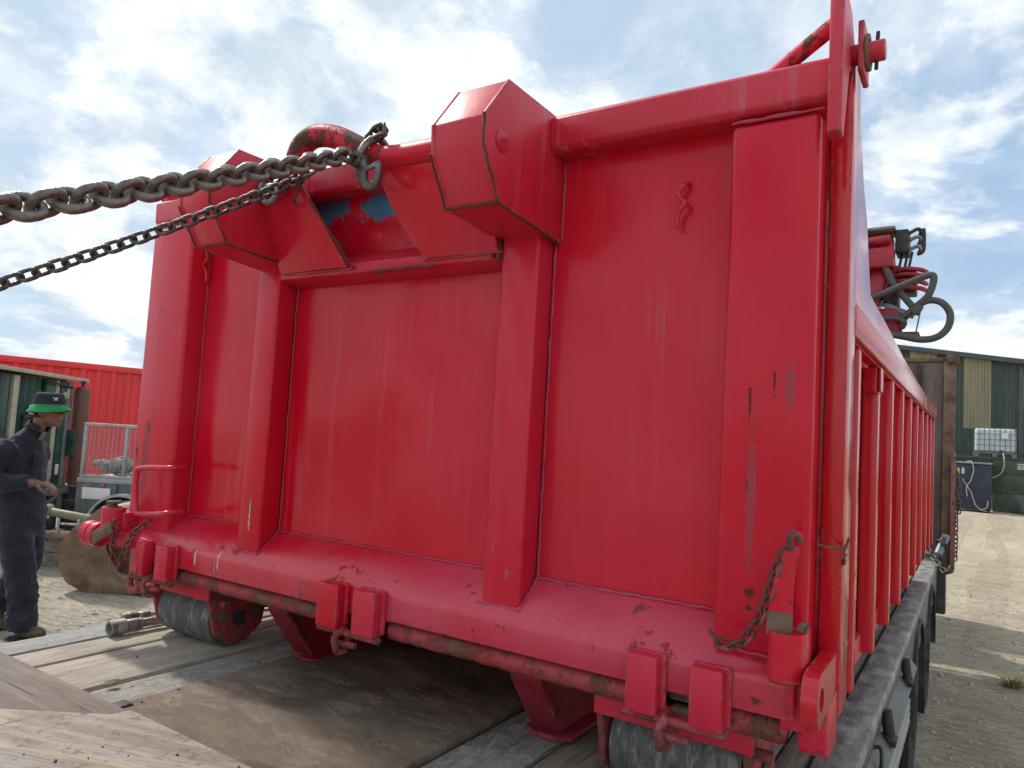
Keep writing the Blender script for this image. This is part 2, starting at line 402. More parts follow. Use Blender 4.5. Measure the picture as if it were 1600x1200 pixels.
RED_SILL = red_paint('red_paint_sill', chips=0.45, dirt=0.2, edge=1.2, rough=0.20, fade_sheen=0.9, spec=0.6, spots=[(0.495, 0.335, 0.005, 0.028, 'w'), (0.615, 0.345, 0.004, 0.035, 'w'), (0.60, 0.315, 0.003, 0.02, 'w'), (1.372, 0.31, 0.004, 0.03, 'g'), (2.31, 0.31, 0.012, 0.009, 'r'), (2.11, 0.33, 0.003, 0.012, 'r'), (1.02, 0.318, 0.003, 0.015, 'g')])  # extra pink puts the ledge's sky reflection into the colour
RED_PANEL = red_paint('red_paint_panel', base=(0.60, 0.0040, 0.021), streak=0.15, chips=0.0, edge=0.6, rough=0.10, spec=0.30, fade_sheen=0.30)
RED_STREAK = red_paint('red_paint_chalky', streak=0.6, chips=0.8, edge=1.7, spec=0.45, rough=0.30)
RED_BLUE = red_paint('red_paint_flaked', blue=True, chips=1.3, edge=0.5, dirt=0.15)
RED_DIRTY = red_paint('red_paint_dirty', base=(0.36, 0.035, 0.036), chips=1.0, dirt=0.75, edge=1.4, rough=0.5)
RED_LOW = red_paint('red_paint_low', chips=0.9, dirt=0.2, edge=1.2, rough=0.26)
RED_RUN = red_paint('red_paint_runner', base=(0.28, 0.008, 0.014), chips=1.0, dirt=0.45, edge=1.2, rough=0.5)
RED_SIDE = red_paint('red_paint_side', base=(0.58, 0.009, 0.019), chips=0.6, edge=0.9, spec=0.5, rough=0.07, fade_sheen=0.3, wav=0.25)
RED_TUBE = red_paint('red_paint_worn', chips=0.15, worn=0.10, edge=0, rough=0.36)
RED_BAIL = red_paint('red_paint_bail', chips=0.8, worn=0.95, edge=0, rough=0.4)
WELD = red_paint('red_weld', base=(0.43, 0.03, 0.05), chips=0.5, edge=0, rough=0.35, fade_sheen=0.9, dirt=0.15)
RUST_CHAIN = plain('rusty_red_chain', (0.17, 0.05, 0.045), 0.7, 0.0, 0.5, 30, 0.4, 90, dirt=(0.06, 0.035, 0.025))
CHAIN = plain('worn_steel_chain', (0.20, 0.18, 0.16), 0.40, 0.7, 0.3, 25, 0.35, 120, dirt=(0.11, 0.09, 0.075), dirt_amt=0.3)
CHAIN2 = plain('dark_steel_chain', (0.15, 0.14, 0.13), 0.45, 0.7, 0.35, 25, 0.4, 120, dirt=(0.05, 0.04, 0.035), dirt_amt=0.5)
SHACKLE = plain('grey_shackle_steel', (0.22, 0.24, 0.26), 0.45, 0.6, 0.25, 30, 0.3, 120)
ROLLER = plain('scuffed_roller_steel', (0.10, 0.10, 0.105), 0.65, 0.1, 0.3, 30, 0.6, 60, dirt=(0.26, 0.26, 0.255), dirt_amt=0.45, stretch=(2.6, 0.7, 0.7))
BLACK = plain('black_rubber', (0.018, 0.018, 0.02), 0.75, 0, 0.3, 12, 0.3, 70, dirt=(0.06, 0.05, 0.04), dirt_amt=0.3)
TYRE = plain('dusty_tyre', (0.02, 0.02, 0.022), 0.85, 0, 0.3, 10, 0.3, 60, dirt=(0.08, 0.068, 0.055), dirt_amt=0.4)
DARK = plain('dark_steel', (0.03, 0.032, 0.035), 0.6, 0.2, 0.4, 10, 0.3, 60, dirt=(0.10, 0.085, 0.07), dirt_amt=0.4)
GREYPAINT = plain('grey_chassis_paint', (0.062, 0.075, 0.085), 0.5, 0.0, 0.25, 6, 0.2, 60, dirt=(0.13, 0.115, 0.10), dirt_amt=0.5)
GUARD = plain('mudguard_plastic', (0.028, 0.030, 0.033), 0.55, 0, 0.3, 6, 0.2, 60, dirt=(0.10, 0.09, 0.075), dirt_amt=0.4)
ALU = plain('aluminium_rail', (0.50, 0.50, 0.50), 0.40, 0.7, 0.10, 8, 0, 60, dirt=(0.30, 0.28, 0.25), dirt_amt=0.3, stretch=(1, 0.15, 3))
RUSTY = plain('rusty_plate', (0.15, 0.10, 0.072), 0.85, 0.1, 0.45, 9, 0.4, 40, dirt=(0.25, 0.165, 0.095), dirt_amt=0.4)
BOARDGREY = plain('headboard_panel', (0.155, 0.125, 0.115), 0.8, 0, 0.25, 2.5, 0.3, 35, dirt=(0.10, 0.075, 0.06), dirt_amt=0.5, stretch=(4, 4, 0.7))
RAVE = plain('scuffed_rave', (0.20, 0.195, 0.182), 0.6, 0, 0.35, 18, 0.4, 90, dirt=(0.38, 0.37, 0.345), dirt_amt=0.55, stretch=(1.0, 0.5, 1))
STRIP = streaky('pale_edge_strip', (0.24, 0.24, 0.23), (0.34, 0.335, 0.32), (0.29, 0.26, 0.22), sx=30, sy=3)
PLANK = wood('deck_plank', (0.31, 0.26, 0.20), (0.50, 0.435, 0.355), scuff=0.45, contrast=1.0)
PLANK_GREY = wood('deck_plank_scuffed', (0.19, 0.175, 0.15), (0.33, 0.31, 0.275), scuff=0.9)
PLANK_DARK = wood('deck_plank_dark', (0.20, 0.17, 0.14), (0.34, 0.295, 0.24), scuff=0.25)
PLY_BROWN = mud_board()
PLY_GREY = wood('grey_plywood', (0.22, 0.185, 0.155), (0.32, 0.27, 0.225), along='x', contrast=0.8)
PLY_YELLOW = streaky('worn_yellow_plywood', (0.24, 0.20, 0.16), (0.37, 0.315, 0.24), (0.30, 0.27, 0.25), sx=2.2, sy=26, rot=-0.30)

# ------------------------------------------------------------------ ground
GZ = -0.88


def hgt(x, y):
    t = min(1, max(0, (y-9)/13)); rise = 0.22*t*t*(3-2*t)
    n = mnoise.noise((x*0.45, y*0.45, 0))*0.03+mnoise.noise((x*1.7, y*1.7, 4))*0.014
    n += mnoise.noise((x*5.0, y*5.0, 9))*0.008
    return GZ+rise+n


def axis_pts(lo, hi, step):
    a = [lo+i*step for i in range(int((hi-lo)/step)+1)]
    v = a[-1]; s = step
    while v < 900: s *= 1.35; v += s; a.append(v)
    v = a[0]; s = step; b = []
    while v > -900: s *= 1.35; v -= s; b.append(v)
    return b[::-1]+a


gx = axis_pts(-12, 8, 0.12); gy = axis_pts(-4, 22, 0.12)
mb = MB(); nx = len(gx)
mb.v = [(x, y, hgt(x, y)) for y in gy for x in gx]
mb.f = [(j*nx+i, j*nx+i+1, (j+1)*nx+i+1, (j+1)*nx+i) for j in range(len(gy)-1) for i in range(nx-1)]
ground = mb.build('ground', ground_mat(), kind='structure', sharp=180)

STONE = plain('pale_stone', (0.42, 0.38, 0.32), 0.9, 0, 0.4, 8, 0.3, 60)


def rock(mb, c, r):
    o = len(mb.v); t = (1+5**.5)/2
    V = [(-1, t, 0), (1, t, 0), (-1, -t, 0), (1, -t, 0), (0, -1, t), (0, 1, t), (0, -1, -t), (0, 1, -t), (t, 0, -1), (t, 0, 1), (-t, 0, -1), (-t, 0, 1)]
    F = [(0, 11, 5), (0, 5, 1), (0, 1, 7), (0, 7, 10), (0, 10, 11), (1, 5, 9), (5, 11, 4), (11, 10, 2), (10, 7, 6), (7, 1, 8), (3, 9, 4), (3, 4, 2), (3, 2, 6), (3, 6, 8), (3, 8, 9), (4, 9, 5), (2, 4, 11), (6, 2, 10), (8, 6, 7), (9, 8, 1)]
    a = random.random()*6.28; ca, sa = math.cos(a), math.sin(a); sx, sy, sz = r*random.uniform(.6, 1.1), r*random.uniform(.5, .9), r*random.uniform(.35, .7)
    vs = []
    for p in V:
        x, y, z = [q/1.9*random.uniform(.8, 1.15) for q in p]
        x *= sx; y *= sy; z *= sz
        vs.append((c[0]+x*ca-y*sa, c[1]+x*sa+y*ca, c[2]+z))
    mb.add(vs, F)


mb = MB()
for i in range(2600):
    x = random.uniform(-8.5, -0.4); y = random.uniform(-0.5, 5.5)
    rock(mb, (x, y, hgt(x, y)+0.002), 0.006+0.03*random.random()**4)
for i in range(900):
    x = random.uniform(2.2, 5.0); y = random.uniform(1.5, 13)
    rock(mb, (x, y, hgt(x, y)+0.001), 0.004+0.018*random.random()**4)
cm = MB()
for i in range(2600):
    x = random.uniform(2.3, 4.6); y = 2.0+11*random.random()**1.6
    rock(cm, (x, y, hgt(x, y)+0.0), 0.005+0.022*random.random()**3)
cm.build('clods', plain('sand_clod', (0.42, 0.34, 0.25), 0.95, 0, 0.35, 8, 0.3, 60), kind='stuff', sharp=20)
mb.build('gravel', STONE, kind='stuff', sharp=20)
st = MB(); rock(st, (-4.05, 1.55, hgt(-4.05, 1.55)+0.02), 0.075)
tag(st.build('stone', STONE, loc=(-4.05, 1.55, GZ)), 'pale fist-sized stone on the gravel between the man and the big bucket', 'stone')

# ------------------------------------------------------------------ the red container
BOX = thing('red_container', 'large red steel tipping container with ribbed sides standing on the flatbed trailer', 'container', (1.2, 2.0, 0.0))
P_ = lambda mb, n, m=RED, bv=0.005, **k: mb.build(n, m, BOX, bevel=bv, **k)


def wavy_panel(x0, x1, z0, z1, y, amp, seed):
    mb = MB(); nu, nv = 24, 24
    for j in range(nv+1):
        for i in range(nu+1):
            u, v = i/nu, j/nv; x = x0+(x1-x0)*u; z = z0+(z1-z0)*v
            e = min(1, 6*min(u, 1-u))*min(1, 6*min(v, 1-v))
            d = mnoise.noise((x*2.2+seed, z*2.2, seed))*amp+mnoise.noise((x*6+seed, z*5, seed+3))*amp*0.35
            mb.v.append((x, y+d*e, z))
    n = nu+1
    mb.f = [(j*n+i, j*n+i+1, (j+1)*n+i+1, (j+1)*n+i) for j in range(nv) for i in range(nu)]
    return mb


for k, (x0, x1, z0, z1) in enumerate(((0.255, 0.67, 0.40, 1.56), (0.75, 1.64, 0.40, 1.30), (1.73, 2.225, 0.40, 1.56))):
    P_(wavy_panel(x0, x1, z0, z1, 0.08, 0.020 if k == 1 else 0.013, k*7.3), 'panel', RED_PANEL, 0, sharp=180)
# corner posts (rounded pressed channel) and the two mid posts
for x0, x1 in ((0.02, 0.272), (2.212, 2.395)):
    P_(MB().box(x0, x1, 0.0, 0.0995, 0.33, 1.497), 'corner_post', RED_POST, 0.014, seg=3)
for x0, x1 in ((0.657, 0.765), (1.628, 1.74)):
    P_(MB().prism([(0.0, 0.378), (0.0, 1.335), (0.0795, 1.335), (0.0795, 0.442)], 'x', x0, x1), 'mid_post', RED_POST, 0.010, seg=3)
# top rail
P_(MB().prism([(0.0, 1.53), (-0.002, 1.60), (0.012, 1.612), (0.10, 1.612), (0.10, 1.518), (0.012, 1.518)], 'x', 1.757, 2.41), 'top_rail', RED_STREAK, 0.004)
RAILP = [(0.0, 1.53), (-0.002, 1.60), (0.012, 1.612), (0.10, 1.612), (0.10, 1.518), (0.012, 1.518)]
P_(MB().prism(RAILP, 'x', 0.781, 1.607), 'top_rail', RED_STREAK, 0.004)
P_(MB().prism(RAILP, 'x', 0.02, 0.631), 'top_rail', RED_STREAK, 0.004)
# sill: sloping ledge and front beam
P_(MB().prism([(0.085, 0.452), (-0.02, 0.366), (-0.031, 0.352), (-0.031, 0.286), (0.10, 0.286), (0.10, 0.452)], 'x', 0.115, 2.372), 'sill_beam', RED_SILL, 0.006)
# hook pocket
for x0, x1 in ((0.632, 0.780), (1.608, 1.756)):
    prof = [(-0.002, 1.614), (-0.198, 1.614), (-0.284, 1.498), (-0.279, 1.428), (-0.211, 1.322), (0.078, 1.300), (0.078, 1.614)]
    lug = P_(MB().prism(prof, 'x', x0+0.004, x1-0.004), 'hook_lug', RED_STREAK, 0.004)
    for xa in (x0, x1-0.006):
        b2 = MB(); cx, cz = -0.09, 1.46
        pr = [(cx+(a-cx)*1.012, cz+(c-cz)*1.006) for a, c in prof[1:6]]
        b2.prism([(-0.001, 1.617)]+pr+[(0.0785, 1.617)], 'x', xa-0.001, xa+0.007)
        b2.build('side_plate', RED_STREAK, lug, bevel=0.0015)
b2 = MB().cyl((1.756, -0.215, 1.462), (1.7605, -0.215, 1.462), 0.026, 24).build('boss', RED, bpy.data.objects['hook_lug.001'], bevel=0.002)
P_(MB().box(0.781, 1.607, 0.0805, 0.092, 1.30, 1.535), 'recess_panel', RED_BLUE, 0)
P_(MB().prism([(0.002, 1.256), (0.0, 1.284), (0.079, 1.338), (0.079, 1.24)], 'x', 0.767, 1.626), 'pocket_lip', RED_LOW, 0.004)
# gusset plates carrying the bale bar
th = 0.010


def plate3(pts, t):
    P = [Vector(p) for p in pts]; n = (P[1]-P[0]).cross(P[-1]-P[0]).normalized()*t
    m = len(P); mb = MB()
    mb.add([p for p in P]+[p+n for p in P], [tuple(range(m)), tuple(range(2*m-1, m-1, -1))]+[(i, i+m, (i+1) % m+m, (i+1) % m) for i in range(m)])
    return mb


def on_pl(x, t): return (x, -0.10+0.10*t, 1.512-0.236*t)      # sloping plane below the bale bar


cur = [on_pl(1.272+0.105*(t**1.6)*1.02, t) for t in (0, .12, .25, .4, .55, .7, .85, 1.0)]
P_(plate3(cur+[on_pl(1.622, 1.0), on_pl(1.606, 0.0)], 0.012), 'gusset_plate', RED, 0.002)
P_(plate3([on_pl(0.782, -0.05), on_pl(0.782, 1.0), on_pl(1.078, 1.0), on_pl(0.965, 0.0)], 0.012), 'gusset_plate', RED, 0.002)
# bale bar: straight, then the raised hump, then down to the left lug
path = smooth_path([(1.612, -0.10, 1.530), (1.45, -0.10, 1.531), (1.33, -0.10, 1.535), (1.255, -0.102, 1.550), (1.19, -0.108, 1.584), (1.125, -0.112, 1.618), (1.065, -0.115, 1.638),
                    (1.01, -0.117, 1.642), (0.965, -0.116, 1.622), (0.940, -0.113, 1.580), (0.925, -0.108, 1.540), (0.885, -0.104, 1.515), (0.83, -0.10, 1.508), (0.775, -0.10, 1.505)], 6)
P_(MB().tube(path[:20], 0.0335, 18), 'bale_bar', RED_TUBE, 0, sharp=60)
P_(MB().tube(path[19:], 0.0332, 18), 'bale_bar', RED_BAIL, 0, sharp=60)
# weld beads


def bead(p, q, r=0.0038, n=None, wob=0.0015):
    p, q = Vector(p), Vector(q); L = (q-p).length; n = n or max(4, int(L/0.02)); pts = []; R = []
    for i in range(n+1):
        t = i/n; pts.append(p.lerp(q, t)+Vector([random.uniform(-wob, wob) for _ in range(3)])); R.append(r*random.uniform(.6, 1.3))
    return MB().tube(pts, R, 6)


for p, q in (((0.274, 0.078, 0.45), (0.274, 0.078, 1.51)), ((0.768, 0.078, 0.45), (0.768, 0.078, 1.29)), ((1.743, 0.078, 0.45), (1.743, 0.078, 1.31)), ((1.760, 0.078, 1.31), (1.760, 0.078, 1.515)),
             ((0.03, -0.001, 1.500), (0.27, -0.001, 1.500)), ((2.215, -0.001, 1.500), (2.40, -0.001, 1.500)), ((0.65, -0.004, 0.379), (0.772, -0.004, 0.379)), ((1.62, -0.004, 0.379), (1.746, -0.004, 0.379)),
             ((0.772, -0.004, 0.379), (0.770, 0.075, 0.446)), ((1.746, -0.004, 0.379), (1.744, 0.075, 0.446)), ((0.27, 0.076, 0.447), (0.66, 0.076, 0.447)), ((0.77, 0.076, 0.447), (1.63, 0.076, 0.447)),
             ((1.74, 0.076, 0.447), (2.21, 0.076, 0.447)), ((1.07, -0.012, 1.283), (0.97, -0.108, 1.50)), ((0.78, -0.004, 1.270), (1.10, -0.003, 1.268)), ((1.37, -0.003, 1.270), (1.63, -0.004, 1.272)),
             ((2.22, -0.004, 0.395), (2.345, -0.006, 0.392)), ((1.757, -0.002, 1.317), (1.757, 0.07, 1.303))):
    bead(p, q).build('weld_bead', WELD, BOX, sharp=80)
RUSTW = red_paint('rusty_weld', base=(0.20, 0.022, 0.024), chips=1.4, edge=0, rough=0.6, worn=1.0)
for xa, xb in ((0.632, 0.780), (1.608, 1.756)):
    for p, q in (((xb+.001, -0.284, 1.430), (xb+.001, -0.214, 1.320)), ((xb+.001, -0.214, 1.320), (xb+.001, 0.07, 1.298)), ((xa, -0.215, 1.320), (xb, -0.215, 1.320)), ((xa-.001, -0.284, 1.430), (xa-.001, -0.214, 1.320)), ((xb+.001, -0.288, 1.50), (xb+.001, -0.284, 1.43))):
        bead(p, q, 0.0032, wob=0.0012).build('weld_bead', RUSTW, BOX, sharp=80)
for p, q in (((1.605, -0.006, 1.262), (1.622, 0.06, 1.262)), ((1.622, -0.002, 1.30), (1.622, -0.002, 1.245)), ((1.10, -0.004, 1.266), (0.985, -0.094, 1.47)), ((1.18, -0.004, 1.252), (1.42, -0.004, 1.252))):
    bead(p, q, 0.0045, wob=0.002).build('weld_bead', RUSTW, BOX, sharp=80)
# small tie hooks on the outer panels
for x in (0.272, 2.087):
    z = 1.355
    pts = smooth_path([(x+.010, 0.078, z+.055), (x+.006, 0.058, z+.048), (x-.008, 0.052, z+.025), (x+.009, 0.050, z), (x-.006, 0.052, z-.02), (x-.010, 0.055, z-.055)] if x > 1 else
                      [(x, 0.078, z+.06), (x-.004, 0.06, z+.05), (x-.016, 0.055, z+.03), (x, 0.05, z+.004), (x+.016, 0.055, z+.03), (x+.002, 0.055, z+.055)], 5)
    P_(MB().tube(pts, 0.006, 8), 'tie_hook', RED, 0)
    if x < 1:
        pts = smooth_path([(x-.02, 0.056, z-.06), (x-.018, 0.055, z-.03), (x, 0.052, z-.004), (x+.018, 0.055, z-.03), (x+.02, 0.056, z-.06)], 5)
        P_(MB().tube(pts, 0.006, 8), 'tie_hook', RED, 0)
# latch bar under the sill and latch tabs
segs = [(0.30, 1.115), (1.345, 2.045), (2.262, 2.365)]
for a, b in segs:
    n = 30; pts = [(a+(b-a)*i/n, 0.004+random.uniform(-.001, .001), 0.256+random.uniform(-.0012, .0012)) for i in range(n+1)]
    P_(MB().tube(pts, [0.0245*random.uniform(.97, 1.05) for _ in pts], 16), 'latch_tube', RED_DIRTY, 0, sharp=60)
for x0, x1 in ((0.215, 0.262), (0.332, 0.402), (1.122, 1.202), (1.258, 1.338), (2.053, 2.122), (2.190, 2.257)):
    t = P_(MB().box(x0, x1, -0.072, -0.0315, 0.243, 0.362), 'latch_tab', RED_LOW, 0.005)
    if x0 > 0.3: MB().box(x0-.002, x1+.010, -0.044, -0.0312, 0.25, 0.365).build('backing_plate', RED_LOW, t, bevel=0.004)
for xa, xb in ((0.21, 0.41), (1.118, 1.345), (2.045, 2.262)):
    P_(MB().cyl((xa, -0.052, 0.236), (xb, -0.052, 0.236), 0.0095, 12), 'latch_rod', RED_DIRTY, 0)
    xm = xa+(xb-xa)*0.42
    e = P_(MB().tube([(xm+0.004*math.sin(4*a), -0.055+0.026*math.cos(a), 0.213+0.030*math.sin(a)) for a in [i*PI/8 for i in range(16)]], 0.0095, 10, closed=True), 'latch_eye', RED_DIRTY, 0)
    MB().cyl((xm-0.03, -0.058, 0.205), (xm+0.055, -0.058, 0.210), 0.008, 10).build('pin', RED_DIRTY, e)
    P_(MB().box(xm-0.01, xm+0.075, 0.0, 0.02, 0.262, 0.284).box(xm+0.0, xm+0.06, -0.02, 0.01, 0.240, 0.257), 'latch_block', RUSTY, 0.005)
# underside: floor frame, runners, rollers
P_(MB().box(0.03, 2.40, 0.105, 4.03, 0.235, 0.30), 'floor_frame', RED_LOW, 0.004)
for x0, x1 in ((0.715, 0.80), (1.665, 1.75)):
    rn = P_(MB().prism([(0.112, 0.236), (0.112, 0.185), (0.235, 0.030), (0.25, 0.0155), (3.95, 0.0155), (3.95, 0.236)], 'x', x0+0.012, x1-0.012), 'runner', RED_RUN, 0.004)
    MB().prism([(0.105, 0.236), (0.105, 0.182), (0.228, 0.024), (0.238, 0.034), (0.118, 0.188), (0.118, 0.236)], 'x', x0-0.004, x1+0.004).build('chamfer_plate', RED_RUN, rn, bevel=0.002)
    MB().prism([(x0-0.028, 0.24), (x0+0.01, 0.215), (x1-0.01, 0.215), (x1+0.028, 0.24), (x1+0.028, 3.95), (x0-0.028, 3.95)], 'z', 0.002, 0.0145).build('foot_flange', RED_RUN, rn, bevel=0.002)
for xa, xb in ((0.165, 0.462), (1.965, 2.262)):
    yc, zc, r = 0.165, 0.104, 0.103
    n = 26
    ro = P_(MB().tube([(xa+(xb-xa)*i/6, yc, zc) for i in range(7)], [r*.985, r, r, r, r, r, r*.985], 40), 'roller', ROLLER, 0, sharp=40)
    MB().cyl((xa-0.02, yc, zc), (xb+0.03, yc, zc), 0.026, 14).build('axle', DARK, ro)
    for x0 in (xa-0.028, xb+0.008):
        pr = [(0.045, 0.235), (0.045, 0.175), (0.075, 0.06), (0.13, 0.02), (0.21, 0.02), (0.27, 0.07), (0.30, 0.235)]
        MB().prism(pr, 'x', x0, x0+0.016).build('bracket', RED_DIRTY, ro, bevel=0.003)
    MB().box(xa-0.03, xb+0.03, 0.035, 0.05, 0.178, 0.235).build('guard_plate', RED_LOW, ro, bevel=0.002)
    MB().cyl((xb+0.024, 0.09, 0.165), (xb+0.06, 0.09, 0.165), 0.013, 10).build('bolt', RED_DIRTY, ro)
# sides, ribs, rails
prof = [(0.205, 1.06), (4.03, 1.06), (4.03, 1.135), (1.62, 1.188), (1.05, 1.214), (0.58, 1.228), (0.52, 1.318), (0.475, 1.40), (0.40, 1.465), (0.272, 1.70), (0.205, 1.70)]
for s, xo in ((1, 0.0), (-1, 2.405)):
    X = lambda a, b: (xo+s*a, xo+s*b) if s > 0 else (xo-b, xo-a)
    P_(MB().box(*X(2.372, 2.385), 0.11, 4.03, 0.30, 1.07), 'side_wall', RED_SIDE, 0)
    P_(MB().prism(prof, 'x', *X(2.398, 2.427)), 'upper_side_plate', RED_SIDE, 0.003)
    P_(MB().box(*X(2.40, 2.442), 0.21, 4.04, 1.062, 1.135), 'side_rail', RED_SIDE, 0.006)
    P_(MB().box(*X(2.40, 2.434), 0.21, 4.035, 1.1355, 1.150), 'side_rail', RED_SIDE, 0.004)
    P_(MB().box(*X(2.398, 2.441), 0.102, 0.205, 0.27, 1.640), 'frame_post', RED_SIDE, 0.004)
    for k in range(9):
        y = 0.365+0.4148*k
        P_(MB().prism([(y, 0.246), (y, 1.0605), (y+0.055, 1.0605), (y+0.055, 0.246)], 'x', *X(2.3855, 2.430)), 'rib', RED_SIDE, 0.009, seg=3)
    P_(MB().box(*X(2.3855, 2.432), 3.985, 4.03, 0.246, 1.061), 'rib', RED_SIDE, 0.006)
    # hinge arm, hinge pin, brace
    if s > 0: ap, ax_ = [(-0.03, 1.438), (-0.03, 1.735), (0.0, 1.745), (0.075, 1.735), (0.135, 1.67), (0.125, 1.618), (0.06, 1.60), (0.0, 1.43)], (2.411, 2.4375)
    else: ap, ax_ = [(0.012, 1.6135), (0.012, 1.705), (0.03, 1.715), (0.10, 1.70), (0.14, 1.65), (0.13, 1.6135)], (0.045, 0.07)
    arm = P_(MB().prism(ap, 'x', *ax_), 'hinge_arm', RED_STREAK, 0.003)
    MB().prism([(0.07, 1.60), (0.07, 1.71), (0.15, 1.71), (0.16, 1.60)], 'x', *X(2.450, 2.462)).build('ear_plate', RED_STREAK, arm, bevel=0.003)
    pn = P_(MB().cyl((xo+s*2.40, 0.105, 1.652), (xo+s*2.500, 0.105, 1.652), 0.022, 22), 'hinge_pin', RED, 0.004)
    MB().ring((xo+s*2.463, 0.105, 1.652), (xo+s*2.470, 0.105, 1.652), 0.038, 0.027).build('washer', RUSTY, pn)
    MB().cyl((xo+s*2.482, 0.105, 1.612), (xo+s*2.484, 0.105, 1.694), 0.004, 8).build('split_pin', DARK, pn)
    P_(MB().cyl((xo+s*(2.26 if s > 0 else 2.17), 0.05, 1.600), (xo+s*(2.412 if s > 0 else 2.335), 0.03, 1.690), 0.0175, 14), 'brace_tube', RED_TUBE, 0)
P_(MB().box(0.03, 2.397, 0.112, 0.16, 0.301, 1.52), 'door_backing', RED_SIDE, 0.002)
P_(MB().box(2.33, 2.3975, 0.161, 0.20, 0.301, 1.62), 'frame_post', RED_SIDE, 0.002)
P_(MB().box(0.02, 2.39, 4.005, 4.028, 0.30, 1.12), 'end_wall', RED_SIDE, 0.002)
# bracket on third rib and wire tie
P_(MB().box(2.430, 2.4365, 0.775, 0.838, 0.985, 1.055).box(2.40, 2.432, 0.765, 0.84, 0.979, 0.9845), 'rib_bracket', RED_SIDE, 0.002)
P_(MB().tube(smooth_path([(2.403, 0.03, 0.62), (2.43, 0.06, 0.612), (2.447, 0.09, 0.615), (2.452, 0.10, 0.63), (2.447, 0.115, 0.618), (2.444, 0.10, 0.60), (2.447, 0.095, 0.585), (2.442, 0.105, 0.578), (2.447, 0.10, 0.60)], 5), 0.0028, 6), 'wire_tie', RUST_CHAIN, 0)
# right front corner: socket, twisted flat bar, hole plate, foot
P_(MB().box(2.355, 2.403, -0.028, 0.10, 0.27, 0.36), 'corner_block', RED_LOW, 0.006)
sk = P_(MB().ring((2.371, -0.062, 0.374), (2.371, -0.062, 0.462), 0.033, 0.024, 28), 'socket', RED_LOW, 0, sharp=40)
MB().box(2.352, 2.404, -0.055, 0.0, 0.376, 0.46).build('lug_plate', RED_LOW, sk, bevel=0.003)
MB().tube([(2.396, -0.066, 0.470), (2.398, -0.07, 0.478), (2.404, -0.064, 0.480), (2.404, -0.06, 0.468)], 0.007, 8).build('pin', RUSTY, sk)
fb = MB(); sec = []
for i, (z, x, y, a, w) in enumerate(((0.452, 2.358, -0.064, 0.1, .0215), (0.488, 2.3585, -0.064, 0.12, .0215), (0.52, 2.359, -0.063, 0.3, .021), (0.55, 2.3615, -0.062, 0.62, .020), (0.575, 2.366, -0.062, 0.75, .0185), (0.60, 2.371, -0.062, 0.55, .017), (0.622, 2.376, -0.062, 0.35, .015))):
    ca, sa = math.cos(a), math.sin(a); t = 0.005
    sec.append([(x+ca*w*i2-sa*t*j2, y+sa*w*i2+ca*t*j2, z) for i2, j2 in ((-1, -1), (1, -1), (1, 1), (-1, 1))])
v = [p for s_ in sec for p in s_]; f = [(0, 1, 2, 3), tuple(range(len(v)-1, len(v)-5, -1))]
for i in range(len(sec)-1):
    for k in range(4): f.append((i*4+k, i*4+(k+1) % 4, i*4+4+(k+1) % 4, i*4+4+k))
wb = P_(MB().add(v, f), 'drop_pin', RED_LOW, 0.002, sharp=25)
MB().obox((2.358, -0.064, 0.474), (1, 0.1, 0), (-0.1, 1, 0), (0, 0, 1), 0.0225, 0.0062, 0.022).build('ground_end', RUSTY, wb, bevel=0.001)
MB().tube(smooth_path([(2.374, -0.066, 0.615), (2.373, -0.075, 0.632), (2.378, -0.072, 0.645), (2.386, -0.062, 0.642), (2.388, -0.058, 0.628)], 4), 0.007, 8).build('eye', RUST_CHAIN, wb)


def plate_with_hole(outline, hc, hr, axis, a, b, n=28):
    """polygon plate with a round through hole"""
    mb = MB(); m = len(outline)
    pts = []
    for k in range(n):
        an = 2*PI*k/n; d = (math.cos(an), math.sin(an)); best = None
        for i in range(m):
            p, q = outline[i], outline[(i+1) % m]; ex, ey = q[0]-p[0], q[1]-p[1]
            den = d[0]*ey-d[1]*ex
            if abs(den) < 1e-9: continue
            t = ((p[0]-hc[0])*ey-(p[1]-hc[1])*ex)/den; u = ((p[0]-hc[0])*d[1]-(p[1]-hc[1])*d[0])/den
            if t > 0 and -1e-6 <= u <= 1+1e-6 and (best is None or t < best): best = t
        pts.append((hc[0]+d[0]*best, hc[1]+d[1]*best))
    inn = [(hc[0]+hr*math.cos(2*PI*k/n), hc[1]+hr*math.sin(2*PI*k/n)) for k in range(n)]
    mk = (lambda p, t: (t, p[0], p[1])) if axis == 'x' else ((lambda p, t: (p[0], t, p[1])) if axis == 'y' else (lambda p, t: (p[0], p[1], t)))
    v = [mk(p, a) for p in pts]+[mk(p, a) for p in inn]+[mk(p, b) for p in pts]+[mk(p, b) for p in inn]
    f = []
    for k in range(n):
        j = (k+1) % n
        f += [(k, j, n+j, n+k), (2*n+j, 2*n+k, 3*n+k, 3*n+j), (k, 2*n+k, 2*n+j, j), (n+j, 3*n+j, 3*n+k, n+k)]
    return mb.add(v, f)


pl_out = [(0.16, 0.402), (-0.085, 0.402), (-0.105, 0.388), (-0.118, 0.355), (-0.105, 0.315), (-0.085, 0.302), (0.0, 0.318), (0.16, 0.345)]
P_(plate_with_hole(pl_out, (-0.068, 0.352), 0.022, 'x', 2.408, 2.4365), 'hole_plate', RED_SIDE, 0)
P_(MB().prism([(-0.06, 0.30), (-0.06, 0.395), (0.0, 0.41), (0.02, 0.30)], 'x', 2.372, 2.386), 'cheek_plate', RED_LOW, 0.003)
P_(MB().prism([(-0.012, 0.235), (-0.02, 0.315), (0.10, 0.33), (0.10, 0.226), (0.02, 0.218)], 'x', 2.386, 2.4385), 'foot_block', RED_LOW, 0.006)
